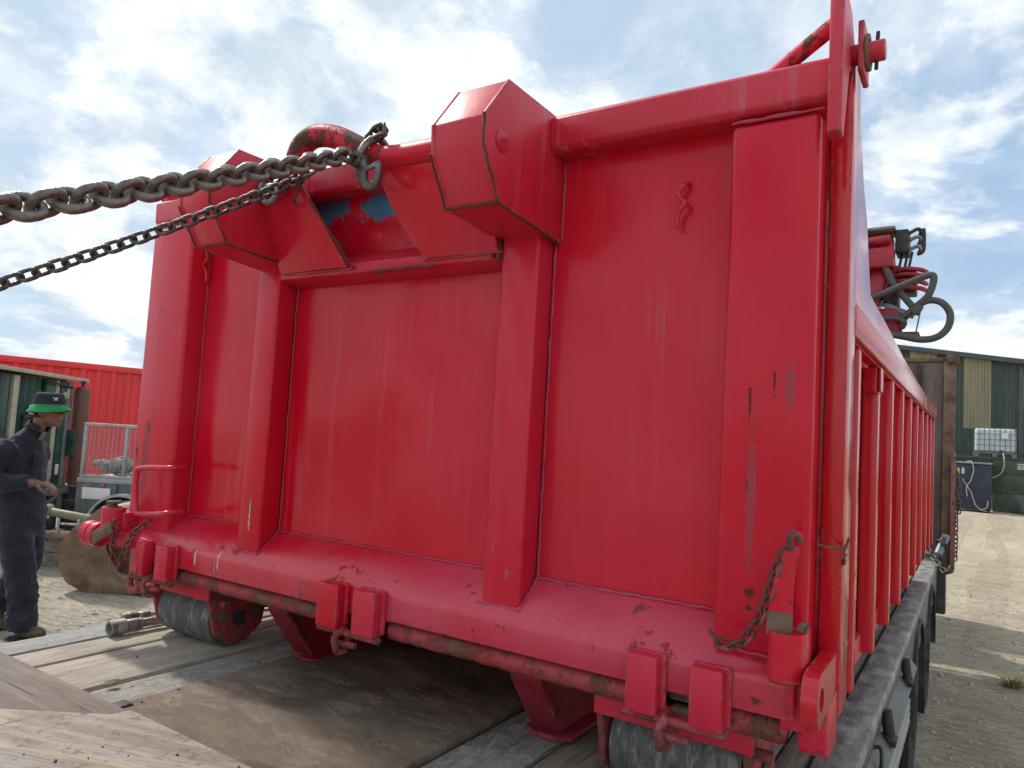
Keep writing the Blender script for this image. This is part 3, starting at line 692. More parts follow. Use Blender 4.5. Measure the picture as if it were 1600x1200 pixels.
# left front corner: grab handle, socket, rings, strap plate
P_(MB().tube(smooth_path([(0.35, -0.001, 0.622), (0.345, -0.05, 0.62), (0.25, -0.055, 0.615), (0.165, -0.055, 0.605), (0.150, -0.055, 0.59), (0.152, -0.055, 0.53), (0.165, -0.055, 0.462), (0.182, -0.055, 0.448), (0.27, -0.055, 0.455), (0.345, -0.05, 0.466), (0.355, -0.001, 0.47)], 6), 0.0095, 12), 'grab_handle', RED, 0)
ck = P_(MB().ring((0.036, -0.06, 0.375), (0.036, -0.06, 0.457), 0.040, 0.031, 28), 'socket', RED_LOW, 0, sharp=40)
MB().cyl((0.030, -0.06, 0.45), (0.028, -0.06, 0.478), 0.014, 12).build('pin', RUSTY, ck)
MB().box(0.0, 0.09, -0.05, 0.0, 0.34, 0.44).build('lug_plate', RED_LOW, ck, bevel=0.004)
MB().ring((0.03, -0.06, 0.470), (0.03, -0.06, 0.478), 0.025, 0.008, 16).build('washer', RUSTY, ck)
for xo in (-0.075, -0.03):
    P_(MB().ring((xo-0.014, -0.075, 0.352), (xo+0.014, -0.070, 0.352), 0.044, 0.014, 24), 'lug_ring', RED_LOW, 0, sharp=40)
P_(MB().box(-0.04, 0.13, -0.06, 0.06, 0.318, 0.372), 'corner_block', RED_LOW, 0.006)
P_(MB().obox((0.065, -0.112, 0.372), (0.9, 0, 0.42), (0, 1, 0), (-0.42, 0, 0.9), 0.062, 0.004, 0.022), 'strap_plate', RUSTY, 0.001)
P_(MB().box(0.115, 0.205, -0.032, 0.06, 0.21, 0.36), 'corner_block', RED_LOW, 0.006)
P_(MB().tube([(0.19+0.03*math.cos(a), -0.05, 0.21+0.026*math.sin(a)) for a in [i*PI/8 for i in range(16)]], 0.0125, 10, closed=True), 'latch_eye', RED_DIRTY, 0)


# ------------------------------------------------------------------ chains
def link_mesh(name, d, pitch, width, mat, n=20, sides=10):
    """stadium shaped link along local X; pitch = inner length"""
    mb = MB(); r = d/2; R = (width-d)/2; h = (pitch+d)/2-R; pts = []
    for i in range(n):
        a = -PI/2+PI*i/(n/2-1) if i < n/2 else PI/2+PI*(i-n/2)/(n/2-1)
        cx = h if i < n/2 else -h
        pts.append((cx+R*math.cos(a), R*math.sin(a), 0))
    mb.tube(pts, r, sides, closed=True)
    o = mb.build(name, mat, sharp=180); me = o.data; bpy.data.objects.remove(o); return me


def lay_chain(root, me, path, pitch, roll0, mat=None, jitter=0.06):
    """links as children of root along a dense polyline"""
    P = [Vector(p) for p in path]; cum = [0]
    for i in range(1, len(P)): cum.append(cum[-1]+(P[i]-P[i-1]).length)
    def at(s):
        for i in range(1, len(P)):
            if cum[i] >= s:
                return P[i-1].lerp(P[i], (s-cum[i-1])/max(1e-9, cum[i]-cum[i-1]))
        return P[-1]
    n = int(cum[-1]/pitch); base = OFF[root.name]; up = Vector((0, 0, 1))
    for k in range(n):
        a, b = at(k*pitch), at((k+1)*pitch); t = (b-a).normalized(); c = (a+b)/2
        y = t.cross(up)
        y = y.normalized() if y.length > 1e-3 else Vector((1, 0, 0))
        z = y.cross(t)
        ang = roll0+(PI/2 if k % 2 else 0)+random.uniform(-jitter, jitter)
        y2 = y*math.cos(ang)+z*math.sin(ang); z2 = t.cross(y2)
        ob = bpy.data.objects.new('link', me); COL.objects.link(ob); ob.parent = root
        ob.matrix_local = Matrix.Translation(c-base) @ Matrix((t, y2, z2)).transposed().to_4x4()


HL = link_mesh('link', 0.0168, 0.0415, 0.059, CHAIN)
TL = link_mesh('link', 0.0102, 0.0335, 0.040, CHAIN2)
SL = link_mesh('link', 0.0075, 0.026, 0.026, RUST_CHAIN, 16, 8)


def sag(a, b, s, n=24):
    a, b = Vector(a), Vector(b); return [a.lerp(b, i/n)-Vector((0, 0, 4*s*(i/n)*(1-i/n))) for i in range(n+1)]


A = Vector((1.205, -0.15, 1.545))
heavy = thing('tow_chain', 'thick worn steel chain stretched from the left edge of the photo to the bale bar', 'chain', A)
B1 = Vector((1.461, -1.064, 1.090))
lay_chain(heavy, HL, sag(A, A+(B1-A)*1.22, 0.008), 0.0415, PI/4)
C0 = Vector((0.985, -0.13, 1.515))
thin = thing('sling_chain', 'thinner dark chain running below the thick chain to the container rim', 'chain', C0)
D1 = Vector((0.725, -0.905, 1.014))
lay_chain(thin, TL, sag(C0, C0+(D1-C0)*1.2, 0.016), 0.0335, 0.95)
# ring round the bar, clutch hook, knot of spare links
ring = [Vector((1.245, -0.10, 1.536))+Vector((0.35, 0, 1)).normalized()*0.055*math.cos(a)*1.15+Vector((0, 1, 0))*0.052*math.sin(a) for a in [i*2*PI/28 for i in range(28)]]
tag(MB().tube(ring, 0.0105, 12, closed=True).build('lifting_ring', CHAIN, loc=(1.245, -0.10, 1.48), sharp=180), 'round grey steel ring looped over the red bale bar beside the raised hump', 'ring')
hk = thing('chain_hook', 'open dark chain hook hanging under the bale bar in front of blue flaked paint', 'hook', (1.275, -0.15, 1.50))
hp = smooth_path([(1.235, -0.15, 1.535), (1.262, -0.152, 1.512), (1.268, -0.155, 1.475), (1.282, -0.158, 1.448), (1.305, -0.16, 1.436), (1.326, -0.162, 1.45), (1.330, -0.162, 1.478), (1.322, -0.16, 1.50)], 6)
MB().tube(hp, [0.012-0.0065*max(0, i/len(hp)-0.45) for i in range(len(hp))], 10).build('hook_body', CHAIN2, hk, sharp=60)
MB().ring((1.243, -0.168, 1.522), (1.243, -0.132, 1.522), 0.022, 0.010, 18).build('eye', CHAIN2, hk)
MB().bar((1.268, -0.155, 1.49), (1.318, -0.161, 1.497), 0.006, 0.012).build('safety_latch', SHACKLE, hk, bevel=0.001)
kn = thing('spare_links', 'small knotted tail of chain links sitting on top of the red bale bar', 'chain', (1.245, -0.09, 1.58))
lay_chain(kn, TL, smooth_path([(1.225, -0.11, 1.582), (1.222, -0.09, 1.612), (1.235, -0.08, 1.632), (1.252, -0.09, 1.636), (1.262, -0.10, 1.622), (1.278, -0.11, 1.627), (1.29, -0.11, 1.607), (1.272, -0.12, 1.592), (1.25, -0.11, 1.60)], 5), 0.026, 0.5, jitter=0.5)
b2 = thing('collar_chain', 'short run of dark links wrapped round the left foot of the bale bar', 'chain', (0.92, -0.13, 1.52))
lay_chain(b2, TL, smooth_path([(0.80, -0.12, 1.545), (0.83, -0.14, 1.56), (0.87, -0.13, 1.575), (0.905, -0.10, 1.585)], 6), 0.030, 0.4, jitter=0.3)
lay_chain(b2, TL, smooth_path([(0.885, -0.15, 1.522), (0.93, -0.158, 1.512), (0.975, -0.155, 1.508), (1.02, -0.15, 1.518), (1.06, -0.142, 1.53)], 6), 0.030, 0.4, jitter=0.3)
sh = thing('chain_shackle', 'grey U-shaped coupling shackle hanging from the thin chain below the thick one', 'shackle', (0.90, -0.165, 1.47))
up = [(0.868, -0.165, 1.505), (0.866, -0.166, 1.486), (0.870, -0.168, 1.462), (0.884, -0.169, 1.447), (0.902, -0.17, 1.443), (0.920, -0.17, 1.449), (0.932, -0.168, 1.465), (0.934, -0.166, 1.489), (0.932, -0.165, 1.507)]
MB().tube(smooth_path(up, 5), 0.0088, 12).build('bow', SHACKLE, sh, sharp=60)
MB().cyl((0.858, -0.165, 1.494), (0.944, -0.165, 1.496), 0.0085, 12).build('pin', SHACKLE, sh)
for x in (0.868, 0.933): MB().ring((x-.008, -0.165, 1.495), (x+.008, -0.165, 1.495), 0.015, 0.008, 14).build('eye', SHACKLE, sh)
tag(MB().tube(smooth_path([(1.0, -0.15, 1.535), (1.008, -0.15, 1.50), (1.002, -0.15, 1.47), (0.992, -0.15, 1.445), (0.997, -0.152, 1.436)], 5), [0.0032]*20+[0.006], 6).build('wire_end', DARK, loc=(1.0, -0.15, 1.44)), 'loose dark end of tie wire dangling below the thick chain', 'wire')
# short retaining chains of the drop pins
cr = thing('pin_chain', 'rusty red chain drooping from the twisted pin at the right corner to the sill', 'chain', (2.30, -0.062, 0.42))
lay_chain(cr, SL, smooth_path([(2.225, -0.055, 0.432), (2.245, -0.062, 0.416), (2.28, -0.064, 0.418), (2.312, -0.066, 0.458), (2.336, -0.068, 0.52), (2.356, -0.070, 0.59), (2.376, -0.070, 0.632)], 8), 0.0255, 0.6)
cl = thing('pin_chain', 'rusty red chain hanging in a loop at the left corner under the grab handle', 'chain', (0.16, -0.08, 0.30))
lay_chain(cl, SL, smooth_path([(0.118, -0.10, 0.42), (0.122, -0.10, 0.36), (0.126, -0.10, 0.30), (0.15, -0.10, 0.262), (0.175, -0.098, 0.285), (0.192, -0.09, 0.34), (0.21, -0.08, 0.385), (0.25, -0.06, 0.425), (0.275, -0.05, 0.445)], 8), 0.0255, 0.6)

# ------------------------------------------------------------------ flatbed trailer
TR = thing('flatbed_trailer', 'flatbed trailer with wooden deck and grey steel side rave carrying the red container', 'trailer', (1.2, 2.5, GZ))
T_ = lambda mb, n, m, bv=0.003, **k: mb.build(n, m, TR, bevel=bv, **k)
Y0, Y1 = -0.385, 5.35
T_(MB().box(-0.075, 0.060, Y0, Y1, -0.05, 0.004), 'edge_strip', STRIP)
xs = [(0.068, 0.212, PLANK, 0), (0.222, 0.360, PLANK, -.004), (0.3645, 0.512, PLANK, 0.001), (0.528, 0.706, PLANK_GREY, -.006)]
xs += [(0.712, 0.99, PLANK_DARK, -.012), (1.0, 1.28, PLANK_DARK, -.012), (1.29, 1.545, PLANK_DARK, -.012)]
xs += [(1.556, 1.745, PLANK_GREY, -.004), (1.757, 1.92, PLANK_DARK, -.008), (1.93, 2.09, PLANK_DARK, -.003), (2.10, 2.225, PLANK_GREY, -.006), (2.233, 2.30, PLANK_DARK, -.008)]
for i, (a, b, m, dz) in enumerate(xs):
    T_(MB().box(a, b, Y0+(0.02 if i == 3 else 0), Y1, -0.045, dz), 'deck_plank', m, 0.005)
T_(MB().box(2.315, 2.42, Y0-0.9, 5.45, -0.035, 0.003), 'side_rave', RAVE, 0.008, seg=3)
T_(MB().box(2.398, 2.415, Y0-0.9, 5.45, -0.085, -0.036), 'side_rave', GREYPAINT, 0.003)
T_(MB().box(0.0, 2.32, Y0-0.05, Y1, -0.16, -0.0505), 'deck_frame', DARK, 0.004)
for x0, x1 in ((0.72, 0.86), (1.5, 1.64)): T_(MB().box(x0, x1, 0.2, 7.2, -0.50, -0.1605), 'chassis_beam', GREYPAINT, 0.005)
T_(MB().prism([(2.385, -0.086), (2.395, -0.086), (2.452, -0.150), (2.442, -0.158), (2.385, -0.095)], 'y', -0.9, 2.36), 'side_skirt', GREYPAINT, 0.002)
ur = T_(MB().box(2.425, 2.444, -0.9, 1.98, -0.30, -0.175), 'underrun_rail', ALU, 0.003)
for z in (-0.195, -0.222, -0.249, -0.276): MB().box(2.4442, 2.449, -0.9, 1.98, z-0.007, z+0.007).build('ridge', ALU, ur, bevel=0.002)
for y in (0.62, 1.25, 2.0):
    p = T_(MB().cyl((2.425, y, -0.036), (2.437, y, -0.118), 0.018, 14), 'stake_post', DARK, 0)
    MB().obox((2.440, y, -0.126), (1, 0, -0.3), (0, 1, 0), (0.3, 0, 1), 0.020, 0.034, 0.012).build('foot_block', DARK, p, bevel=0.005)
T_(MB().tube(smooth_path([(2.405, 1.02, -0.09), (2.43, 1.02, -0.08), (2.438, 1.0, -0.10), (2.44, 0.96, -0.135)], 5), 0.006, 8), 'rope_hook', DARK, 0)
T_(MB().tube(smooth_path([(2.405, 0.36, -0.07), (2.428, 0.36, -0.085), (2.434, 0.33, -0.125), (2.43, 0.31, -0.14)], 5), 0.014, 8), 'rope_hook', DARK, 0)


def wheel(parent, x0, x1, y, z, r):
    mb = MB(); n = 40
    prof = [(x0+.03, r*.62), (x0, r*.72), (x0, r*.93), (x0+.025, r), (x1-.025, r), (x1, r*.93), (x1, r*.72), (x1-.03, r*.62)]
    v = [(x, y+q*math.cos(2*PI*k/n), z+q*math.sin(2*PI*k/n)) for x, q in prof for k in range(n)]
    m = len(prof); mb.add(v, [(i*n+k, i*n+(k+1) % n, ((i+1) % m)*n+(k+1) % n, ((i+1) % m)*n+k) for i in range(m) for k in range(n)])
    w = mb.build('wheel', TYRE, parent, sharp=30)
    tb = MB()
    for k in range(36):
        a = 2*PI*k/36; c, s_ = math.cos(a), math.sin(a)
        tb.obox(((x0+x1)/2, y+c*(r+.003), z+s_*(r+.003)), (1, 0, 0), (0, -s_, c), (0, c, s_), (x1-x0)/2-.03, r*.055, .006)
    tb.build('tread', TYRE, w, kind='stuff')
    hub = MB().tube([(x1-.04, y, z), (x1-.05, y, z)], [r*.62, r*.30], 28).cyl((x0+.04, y, z), (x1-.01, y, z), r*.24, 20)
    for k in range(8):
        a = 2*PI*k/8; hub.cyl((x1-.05, y+r*.4*math.cos(a), z+r*.4*math.sin(a)), (x1-.02, y+r*.4*math.cos(a), z+r*.4*math.sin(a)), .016, 6)
    hub.build('rim', GREYPAINT, w, sharp=40)
    return w


for y in (1.72, 3.02, 4.32):
    zc, r = GZ+0.385, 0.39
    wheel(TR, 2.14, 2.40, y, zc, r); wheel(TR, -0.05, 0.21, y, zc, r)
    for xa, xb in ((2.13, 2.43), (-0.08, 0.22)):
        if y < 2 and xa > 1: continue
        n = 20; out = []; inn = []
        for k in range(n+1):
            a = PI*1.03-PI*1.06*k/n
            out.append((y+0.445*math.cos(a), zc+0.435*math.sin(a))); inn.append((y+0.425*math.cos(a), zc+0.415*math.sin(a)))
        mb = MB()
        for k in range(n): mb.prism([out[k], out[k+1], inn[k+1], inn[k]], 'x', xa, xb)
        g_ = T_(mb, 'mudguard', GUARD, 0, sharp=30)
        ya = y-0.445
        MB().box(xa+.02, xb-.02, ya-.012, ya+.004, zc-0.30, zc+0.02).build('mud_flap', BLACK, g_, bevel=0.003)
    T_(MB().cyl((0.1, y, zc), (2.2, y, zc), 0.06, 14), 'axle', DARK, 0)
T_(MB().box(2.395, 2.412, 2.36, 5.3, -0.24, -0.086), 'side_skirt', GREYPAINT, 0.003)
# raised headboard at the front of the deck
HB = [(-0.06, 0.60), (0.61, 1.23), (1.24, 1.86), (1.87, 2.27), (2.275, 2.43)]
for a, b in HB: T_(MB().box(a, b, 5.40, 5.44, -0.05, 1.61), 'headboard_panel', BOARDGREY, 0.004)
T_(MB().box(-0.09, 2.535, 5.385, 5.46, 1.612, 1.645), 'headboard_cap', RUSTY, 0.004)
T_(MB().box(2.432, 2.52, 5.37, 5.46, -0.10, 1.61), 'headboard_post', RUSTY, 0.008)
T_(MB().box(2.495, 2.53, 5.33, 5.3695, -0.05, 0.80), 'headboard_post', red_paint('faded_red_post', base=(0.27, 0.115, 0.085), chips=1.5, edge=1.0, rough=0.7, dirt=0.4), 0.005)
T_(MB().box(2.455, 2.54, 5.355, 5.47, 1.60, 1.665), 'headboard_cap', RUSTY, 0.004)
T_(MB().box(2.25, 2.275, 5.385, 5.40, 1.40, 1.58), 'headboard_slot', DARK, 0.001)
T_(MB().prism([(5.3, -0.05), (5.3, -0.42), (5.5, -0.45), (5.5, -0.05)], 'x', 2.30, 2.47), 'step_bracket', DARK, 0.01)
T_(MB().box(0.3, 2.1, 5.46, 5.5, -0.4, -0.06), 'front_bolster', DARK, 0.01)
# load binder and chains near the headboard
lb = thing('load_binder', 'grey ratchet load binder with chain beside the headboard foot', 'load binder', (2.46, 5.2, 0.02))
MB().cyl((2.42, 5.12, 0.06), (2.47, 5.26, 0.20), 0.030, 14).build('barrel', SHACKLE, lb, bevel=0.004)
MB().bar((2.445, 5.18, 0.12), (2.47, 5.05, 0.22), 0.03, 0.018).build('handle', SHACKLE, lb, bevel=0.003)
MB().ring((2.44, 5.19, 0.13), (2.455, 5.20, 0.145), 0.05, 0.03, 18).build('ratchet', DARK, lb)
bc = thing('binder_chain', 'dark load chain crossing the deck corner in front of the headboard', 'chain', (2.40, 5.0, 0.05))
lay_chain(bc, link_mesh('link', 0.014, 0.044, 0.046, CHAIN2, 12, 6), smooth_path([(2.16, 5.30, 0.36), (2.30, 5.20, 0.16), (2.38, 5.05, 0.07), (2.45, 4.9, 0.0), (2.50, 4.85, -0.04), (2.53, 4.9, 0.03)], 8), 0.044, 0.7)
hc = thing('hanging_chain', 'bundle of dark chain hanging down the outside of the rusty headboard post', 'chain', (2.54, 5.36, 0.3))
hm = link_mesh('link', 0.010, 0.034, 0.036, CHAIN2, 12, 6)
for dx, zb in ((0.0, 0.0), (0.012, 0.36), (-0.012, 0.40)):
    lay_chain(hc, hm, smooth_path([(2.53, 5.36, 0.72), (2.54+dx, 5.35, 0.60), (2.54+dx*1.6, 5.34, 0.45), (2.535+dx, 5.35, zb)], 8), 0.034, 0.4+dx*20, jitter=0.4)

# loose boards on the tail of the trailer
tag(MB().add([(x, y, z) for z in (-0.008, 0.010) for x, y in ((0.715, -0.395), (1.548, -0.395), (1.548, 1.9), (0.715, 1.9))], [(0, 1, 2, 3), (4, 5, 6, 7), (0, 1, 5, 4), (1, 2, 6, 5), (2, 3, 7, 6), (3, 0, 4, 7)]).build('plywood_sheet', PLY_BROWN, loc=(1.13, 0.4, -0.008), bevel=0.003),
    'dark brown muddy plywood sheet lying on the deck under the red container', 'plywood')


def board(name, pts, z0, z1, mat, label, cat):
    mb = MB().prism(pts, 'z', z0, z1)
    return tag(mb.build(name, mat, loc=(pts[0][0], pts[0][1], z0), bevel=0.003), label, cat)


board('plywood_sheet', [(-1.2, -0.388), (0.795, -0.392), (0.797, -0.425), (-1.2, -1.73)], -0.012, 0.018, PLY_GREY, 'flat grey-brown plywood sheet at the deck end, between the planks and the yellowed sheet', 'plywood')
board('plywood_sheet', [(0.80, -0.388), (1.62, -0.402), (2.1, -0.9), (2.1, -2.6), (-1.2, -2.6), (-1.2, -1.745), (0.79, -0.437)], -0.014, 0.021, PLY_YELLOW, 'worn yellowish paint-streaked sheet nearest to the camera', 'plywood')
tag(MB().add(*(lambda m: (m.v, m.f))((lambda m: (rock(m, (0.545, -0.30, 0.012), 0.022), m)[1])(MB()))).build('stone', STONE, loc=(0.545, -0.30, 0.0)), 'little pale stone lying on the deck planks near the brown sheet', 'stone')
mb = MB()
for i in range(260):
    x = random.uniform(0.3, 1.55); y = random.uniform(-0.9, 0.9)
    rock(mb, (x, y, (0.0215 if y < -0.40 and x > 0.75 else (0.010 if x > 0.715 else 0.0))+0.001), 0.0015+0.006*random.random()**4)
mb.build('deck_grit', plain('grit', (0.12, 0.09, 0.065), 0.95, 0, 0.5, 9), kind='stuff')
tag(MB().box(0.705, 0.75, -0.392, -0.352, -0.008, 0.016).build('dark_hole_block', DARK, loc=(0.73, -0.39, 0), bevel=0.004), 'small dark block standing in for the dark hole at the corner of the boards', 'timber')  # dark block gives the shade of a hole by its colour

# hydraulic hose couplings
ZN = plain('zinc_fitting', (0.36, 0.355, 0.33), 0.5, 0.45, 0.25, 30, 0.2, 120, dirt=(0.14, 0.12, 0.10), dirt_amt=0.45)


def coupling(loc, d, label, s=1.0, cap=True):
    t = thing('hose_coupling', label, 'hose coupling', loc, group='hydraulic hose couplings on the deck')
    p = Vector(loc); d = Vector(d).normalized()
    q = lambda k: p+d*k*s
    if cap: MB().ring(q(0), q(0.055), 0.027*s, 0.020*s, 26).ring(q(0.02), q(0.03), 0.012*s, 0.005*s, 16).build('collar', ZN, t, sharp=40)
    else: MB().cyl(q(0), q(0.055), 0.020*s, 20).ring(q(0.012), q(0.03), 0.023*s, 0.018*s, 20).build('collar', ZN, t, sharp=40)
    MB().cyl(q(0.03), q(0.06), 0.021*s, 20).build('plug', plain('bronze_plug', (0.17, 0.14, 0.10), 0.4, 0.8), t, sharp=40)
    MB().cyl(q(0.0605), q(0.105), 0.0225*s, 6).build('hex_nut', ZN, t, bevel=0.002)
    MB().ring(q(0.106), q(0.118), 0.020*s, 0.005, 20).cyl(q(0.118), q(0.16), 0.0165*s, 6).build('ferrule', ZN, t, bevel=0.001)
    MB().cyl(q(0.16), q(0.20), 0.0175*s, 18).build('crimp', ZN, t, sharp=40)
    hp = smooth_path([q(0.195), q(0.32), q(0.55)+Vector((0, 0, -.004)), q(0.9)+Vector((0.1, 0, -.006)), q(1.3)+Vector((0.3, 0, -.006))], 5)
    MB().tube(hp, 0.0125*s, 14).build('hose', BLACK, t, sharp=60)


coupling((0.076, -0.060, 0.030), (0.03, 1, 0.0), 'open-ended zinc hydraulic hose coupling lying nearest on the left planks', 1.0)
coupling((-0.036, 0.047, 0.026), (0.30, 1, 0.0), 'smaller closed hydraulic coupling lying behind the open-ended one', 0.95, False)

# ------------------------------------------------------------------ lorry added unseen to shade the right-hand ground; the crane
LO = thing('unseen_lorry', 'dark lorry cab added unseen ahead of the headboard to cast the ground shadow', 'lorry', (1.1, 7.2, GZ))
LP = plain('lorry_paint', (0.12, 0.02, 0.025), 0.4, 0, 0.15)
L_ = lambda mb, n, m=LP, bv=0.01, **k: mb.build(n, m, LO, bevel=bv, **k)
L_(MB().prism([(6.75, -0.35), (6.75, 1.35), (7.45, 1.35), (7.75, 0.55), (7.8, -0.35)], 'x', 0.05, 2.15), 'cab', LP, 0.04, seg=3)
L_(MB().prism([(7.49, 1.26), (7.74, 0.58), (7.75, 0.584), (7.50, 1.264)], 'x', 0.16, 2.04), 'windscreen', plain('dark_glass', (0.01, 0.012, 0.015), 0.08, 0), 0)
for x0, x1 in ((0.044, 0.0495), (2.1505, 2.156)): L_(MB().box(x0, x1, 6.95, 7.42, 0.55, 1.2), 'side_window', plain('dark_glass', (0.01, 0.012, 0.015), 0.08, 0), 0)
L_(MB().box(0.3, 1.9, 5.56, 7.7, -0.5, -0.355), 'chassis', DARK)
for y in (6.1, 7.3):
    wheel(LO, 1.88, 2.14, y, GZ+0.46, 0.47); wheel(LO, 0.04, 0.30, y, GZ+0.46, 0.47)

CRD = plain('crane_red', (0.34, 0.012, 0.03), 0.35, 0, 0.25, 8, 0.1, 60, dirt=(0.10, 0.03, 0.03), dirt_amt=0.35)
HOSE = plain('grey_hose', (0.075, 0.08, 0.075), 0.5, 0, 0.2, 8, 0.2, 80)
CR = thing('loader_crane', 'folded red loader crane with grey hydraulic hoses showing above the container side', 'crane', (1.6, 6.0, -0.35))
K_ = lambda mb, n, m=CRD, bv=0.012, **k: mb.build(n, m, CR, bevel=bv, **k)
K_(MB().box(1.25, 1.75, 5.75, 6.35, -0.35, 1.75), 'column')
K_(MB().box(0.9, 2.02, 5.70, 5.86, 2.52, 2.70), 'boom')
K_(MB().box(0.9, 1.99, 5.92, 6.18, 2.60, 2.86), 'boom')
K_(MB().prism([(1.55, 1.74), (1.55, 2.45), (1.90, 2.62), (1.985, 2.55), (1.88, 2.15), (1.80, 1.74)], 'y', 5.80, 6.10), 'jib_plate')
K_(MB().prism([(1.9, 2.30), (1.86, 2.86), (1.99, 2.80), (2.02, 2.60), (2.03, 2.42)], 'y', 5.84, 5.90), 'jib_plate')
K_(MB().cyl((1.60, 5.80, 2.77), (1.985, 5.80, 2.80), 0.042, 14), 'hydraulic_ram')
K_(MB().box(1.55, 2.02, 5.80, 6.15, 2.895, 2.925), 'top_cover', plain('crane_grey', (0.28, 0.28, 0.25), 0.6))
K_(MB().box(2.015, 2.125, 5.86, 6.12, 2.68, 2.90), 'valve_block', DARK, 0.015)
for z in (2.70, 2.79, 2.86): K_(MB().tube(smooth_path([(2.12, 5.9, z), (2.19, 5.88, z+.03), (2.22, 5.9, z+.01), (2.20, 5.95, z-.03)], 5), 0.017, 10), 'pipe', SHACKLE if z < 2.85 else DARK, 0)
K_(MB().tube(smooth_path([(2.235, 5.92, 2.90), (2.24, 5.92, 2.84), (2.238, 5.92, 2.70), (2.20, 5.92, 2.67)], 4), 0.02, 8), 'hose_guard', DARK, 0)
for dx in (0.03, 0.075, 0.11): K_(MB().bar((2.04+dx, 5.95, 2.70), (1.985+dx, 5.95, 2.38), 0.022, 0.022), 'stay_bar', DARK, 0.003)
K_(MB().box(1.92, 2.05, 5.85, 6.1, 2.20, 2.56), 'hose_clamp', DARK, 0.01)
K_(MB().box(2.06, 2.19, 5.86, 6.1, 2.30, 2.52), 'hose_clamp', DARK, 0.015)
for z in (2.33, 2.39, 2.45, 2.50): K_(MB().tube(smooth_path([(1.98, 5.84, z), (2.10, 5.82, z+.015), (2.22, 5.85, z+.005), (2.27, 5.92, z-.005)], 5), 0.021, 10), 'pipe', CRD, 0)
K_(MB().prism([(1.78, 1.90), (1.78, 2.16), (2.02, 2.16), (2.09, 2.10), (2.09, 1.90)], 'y', 5.82, 5.86), 'bracket_plate')
K_(MB().box(1.8, 2.06, 5.90, 6.1, 1.93, 2.12), 'motor', DARK, 0.02)
K_(MB().box(2.05, 2.22, 5.84, 6.05, 1.90, 1.94), 'bracket_plate', RUSTY, 0.004)
K_(MB().bar((2.19, 5.93, 1.93), (2.225, 5.93, 2.14), 0.012, 0.012), 'stay_bar', SHACKLE, 0.002)
K_(MB().bar((1.90, 5.86, 2.22), (2.18, 5.86, 2.08), 0.02, 0.05), 'stay_bar', SHACKLE, 0.003)
hr = 0.030
K_(MB().tube(smooth_path([(1.72, 5.78, 2.30), (1.79, 5.75, 2.50), (1.88, 5.74, 2.58), (1.95, 5.74, 2.52), (2.02, 5.74, 2.36), (2.12, 5.74, 2.22), (2.215, 5.74, 2.10)], 8), hr, 14), 'hose', HOSE, 0, sharp=180)
K_(MB().tube(smooth_path([(1.74, 5.70, 2.17), (1.86, 5.69, 2.235), (2.05, 5.68, 2.315), (2.22, 5.68, 2.385), (2.305, 5.68, 2.412), (2.338, 5.68, 2.39), (2.325, 5.68, 2.30), (2.29, 5.69, 2.22), (2.22, 5.71, 2.155), (2.14, 5.74, 2.08), (2.06, 5.78, 2.04)], 8), hr, 14), 'hose', HOSE, 0, sharp=180)
lp = [(2.10, 5.80, 2.05), (2.20, 5.72, 2.14), (2.30, 5.70, 2.19), (2.40, 5.70, 2.165), (2.462, 5.70, 2.07), (2.45, 5.70, 1.95), (2.37, 5.70, 1.865), (2.25, 5.70, 1.845), (2.10, 5.72, 1.88), (1.95, 5.74, 1.915), (1.8, 5.78, 1.93)]
K_(MB().tube(smooth_path(lp, 8), hr, 14), 'hose', HOSE, 0, sharp=180)
K_(MB().tube(smooth_path([(1.80, 5.74, 2.04), (1.95, 5.73, 2.05), (2.06, 5.73, 2.045), (2.11, 5.74, 2.01), (2.09, 5.78, 1.97)], 6), 0.026, 12), 'hose', HOSE, 0, sharp=180)
K_(MB().cyl((2.195, 5.70, 2.07), (2.235, 5.70, 2.15), 0.036, 14), 'hose_end', HOSE, 0.006)

# ------------------------------------------------------------------ right-hand yard: shed, tanks, tote
SG = plain('shed_green_sheet', (0.045, 0.075, 0.062), 0.6, 0.1, 0.2, 1.2, 0.1, 30, dirt=(0.075, 0.09, 0.075), dirt_amt=0.4, stretch=(3, 3, 0.5))
SB = plain('shed_beige_sheet', (0.26, 0.235, 0.15), 0.6, 0.0, 0.15, 1.2, 0.1, 30, stretch=(3, 3, 0.5))
TRIM = plain('shed_trim', (0.07, 0.08, 0.085), 0.5, 0.2, 0.2)
SHY = 28.0
SHD = thing('farm_shed', 'dark green corrugated shed with beige sheets behind the tanks on the right', 'shed', (-5.0, SHY, -0.68))
roofz = lambda x: 4.25+(3.9-x)*0.150


def cladding(x0, x1, z0, z1f, mat, y, n):
    """trapezoidal sheet"""
    mb = MB(); w = (x1-x0)/n; pr = []
    for i in range(n):
        b = x0+i*w
        pr += [(b, 0), (b+w*.62, 0), (b+w*.70, -.04), (b+w*.92, -.04)]
    pr.append((x1, 0))
    m = len(pr); v = [(x, y+d, z0) for x, d in pr]+[(x, y+d, z1f(x)) for x, d in pr]
    mb.add(v, [(i, i+1, m+i+1, m+i) for i in range(m-1)])
    return mb


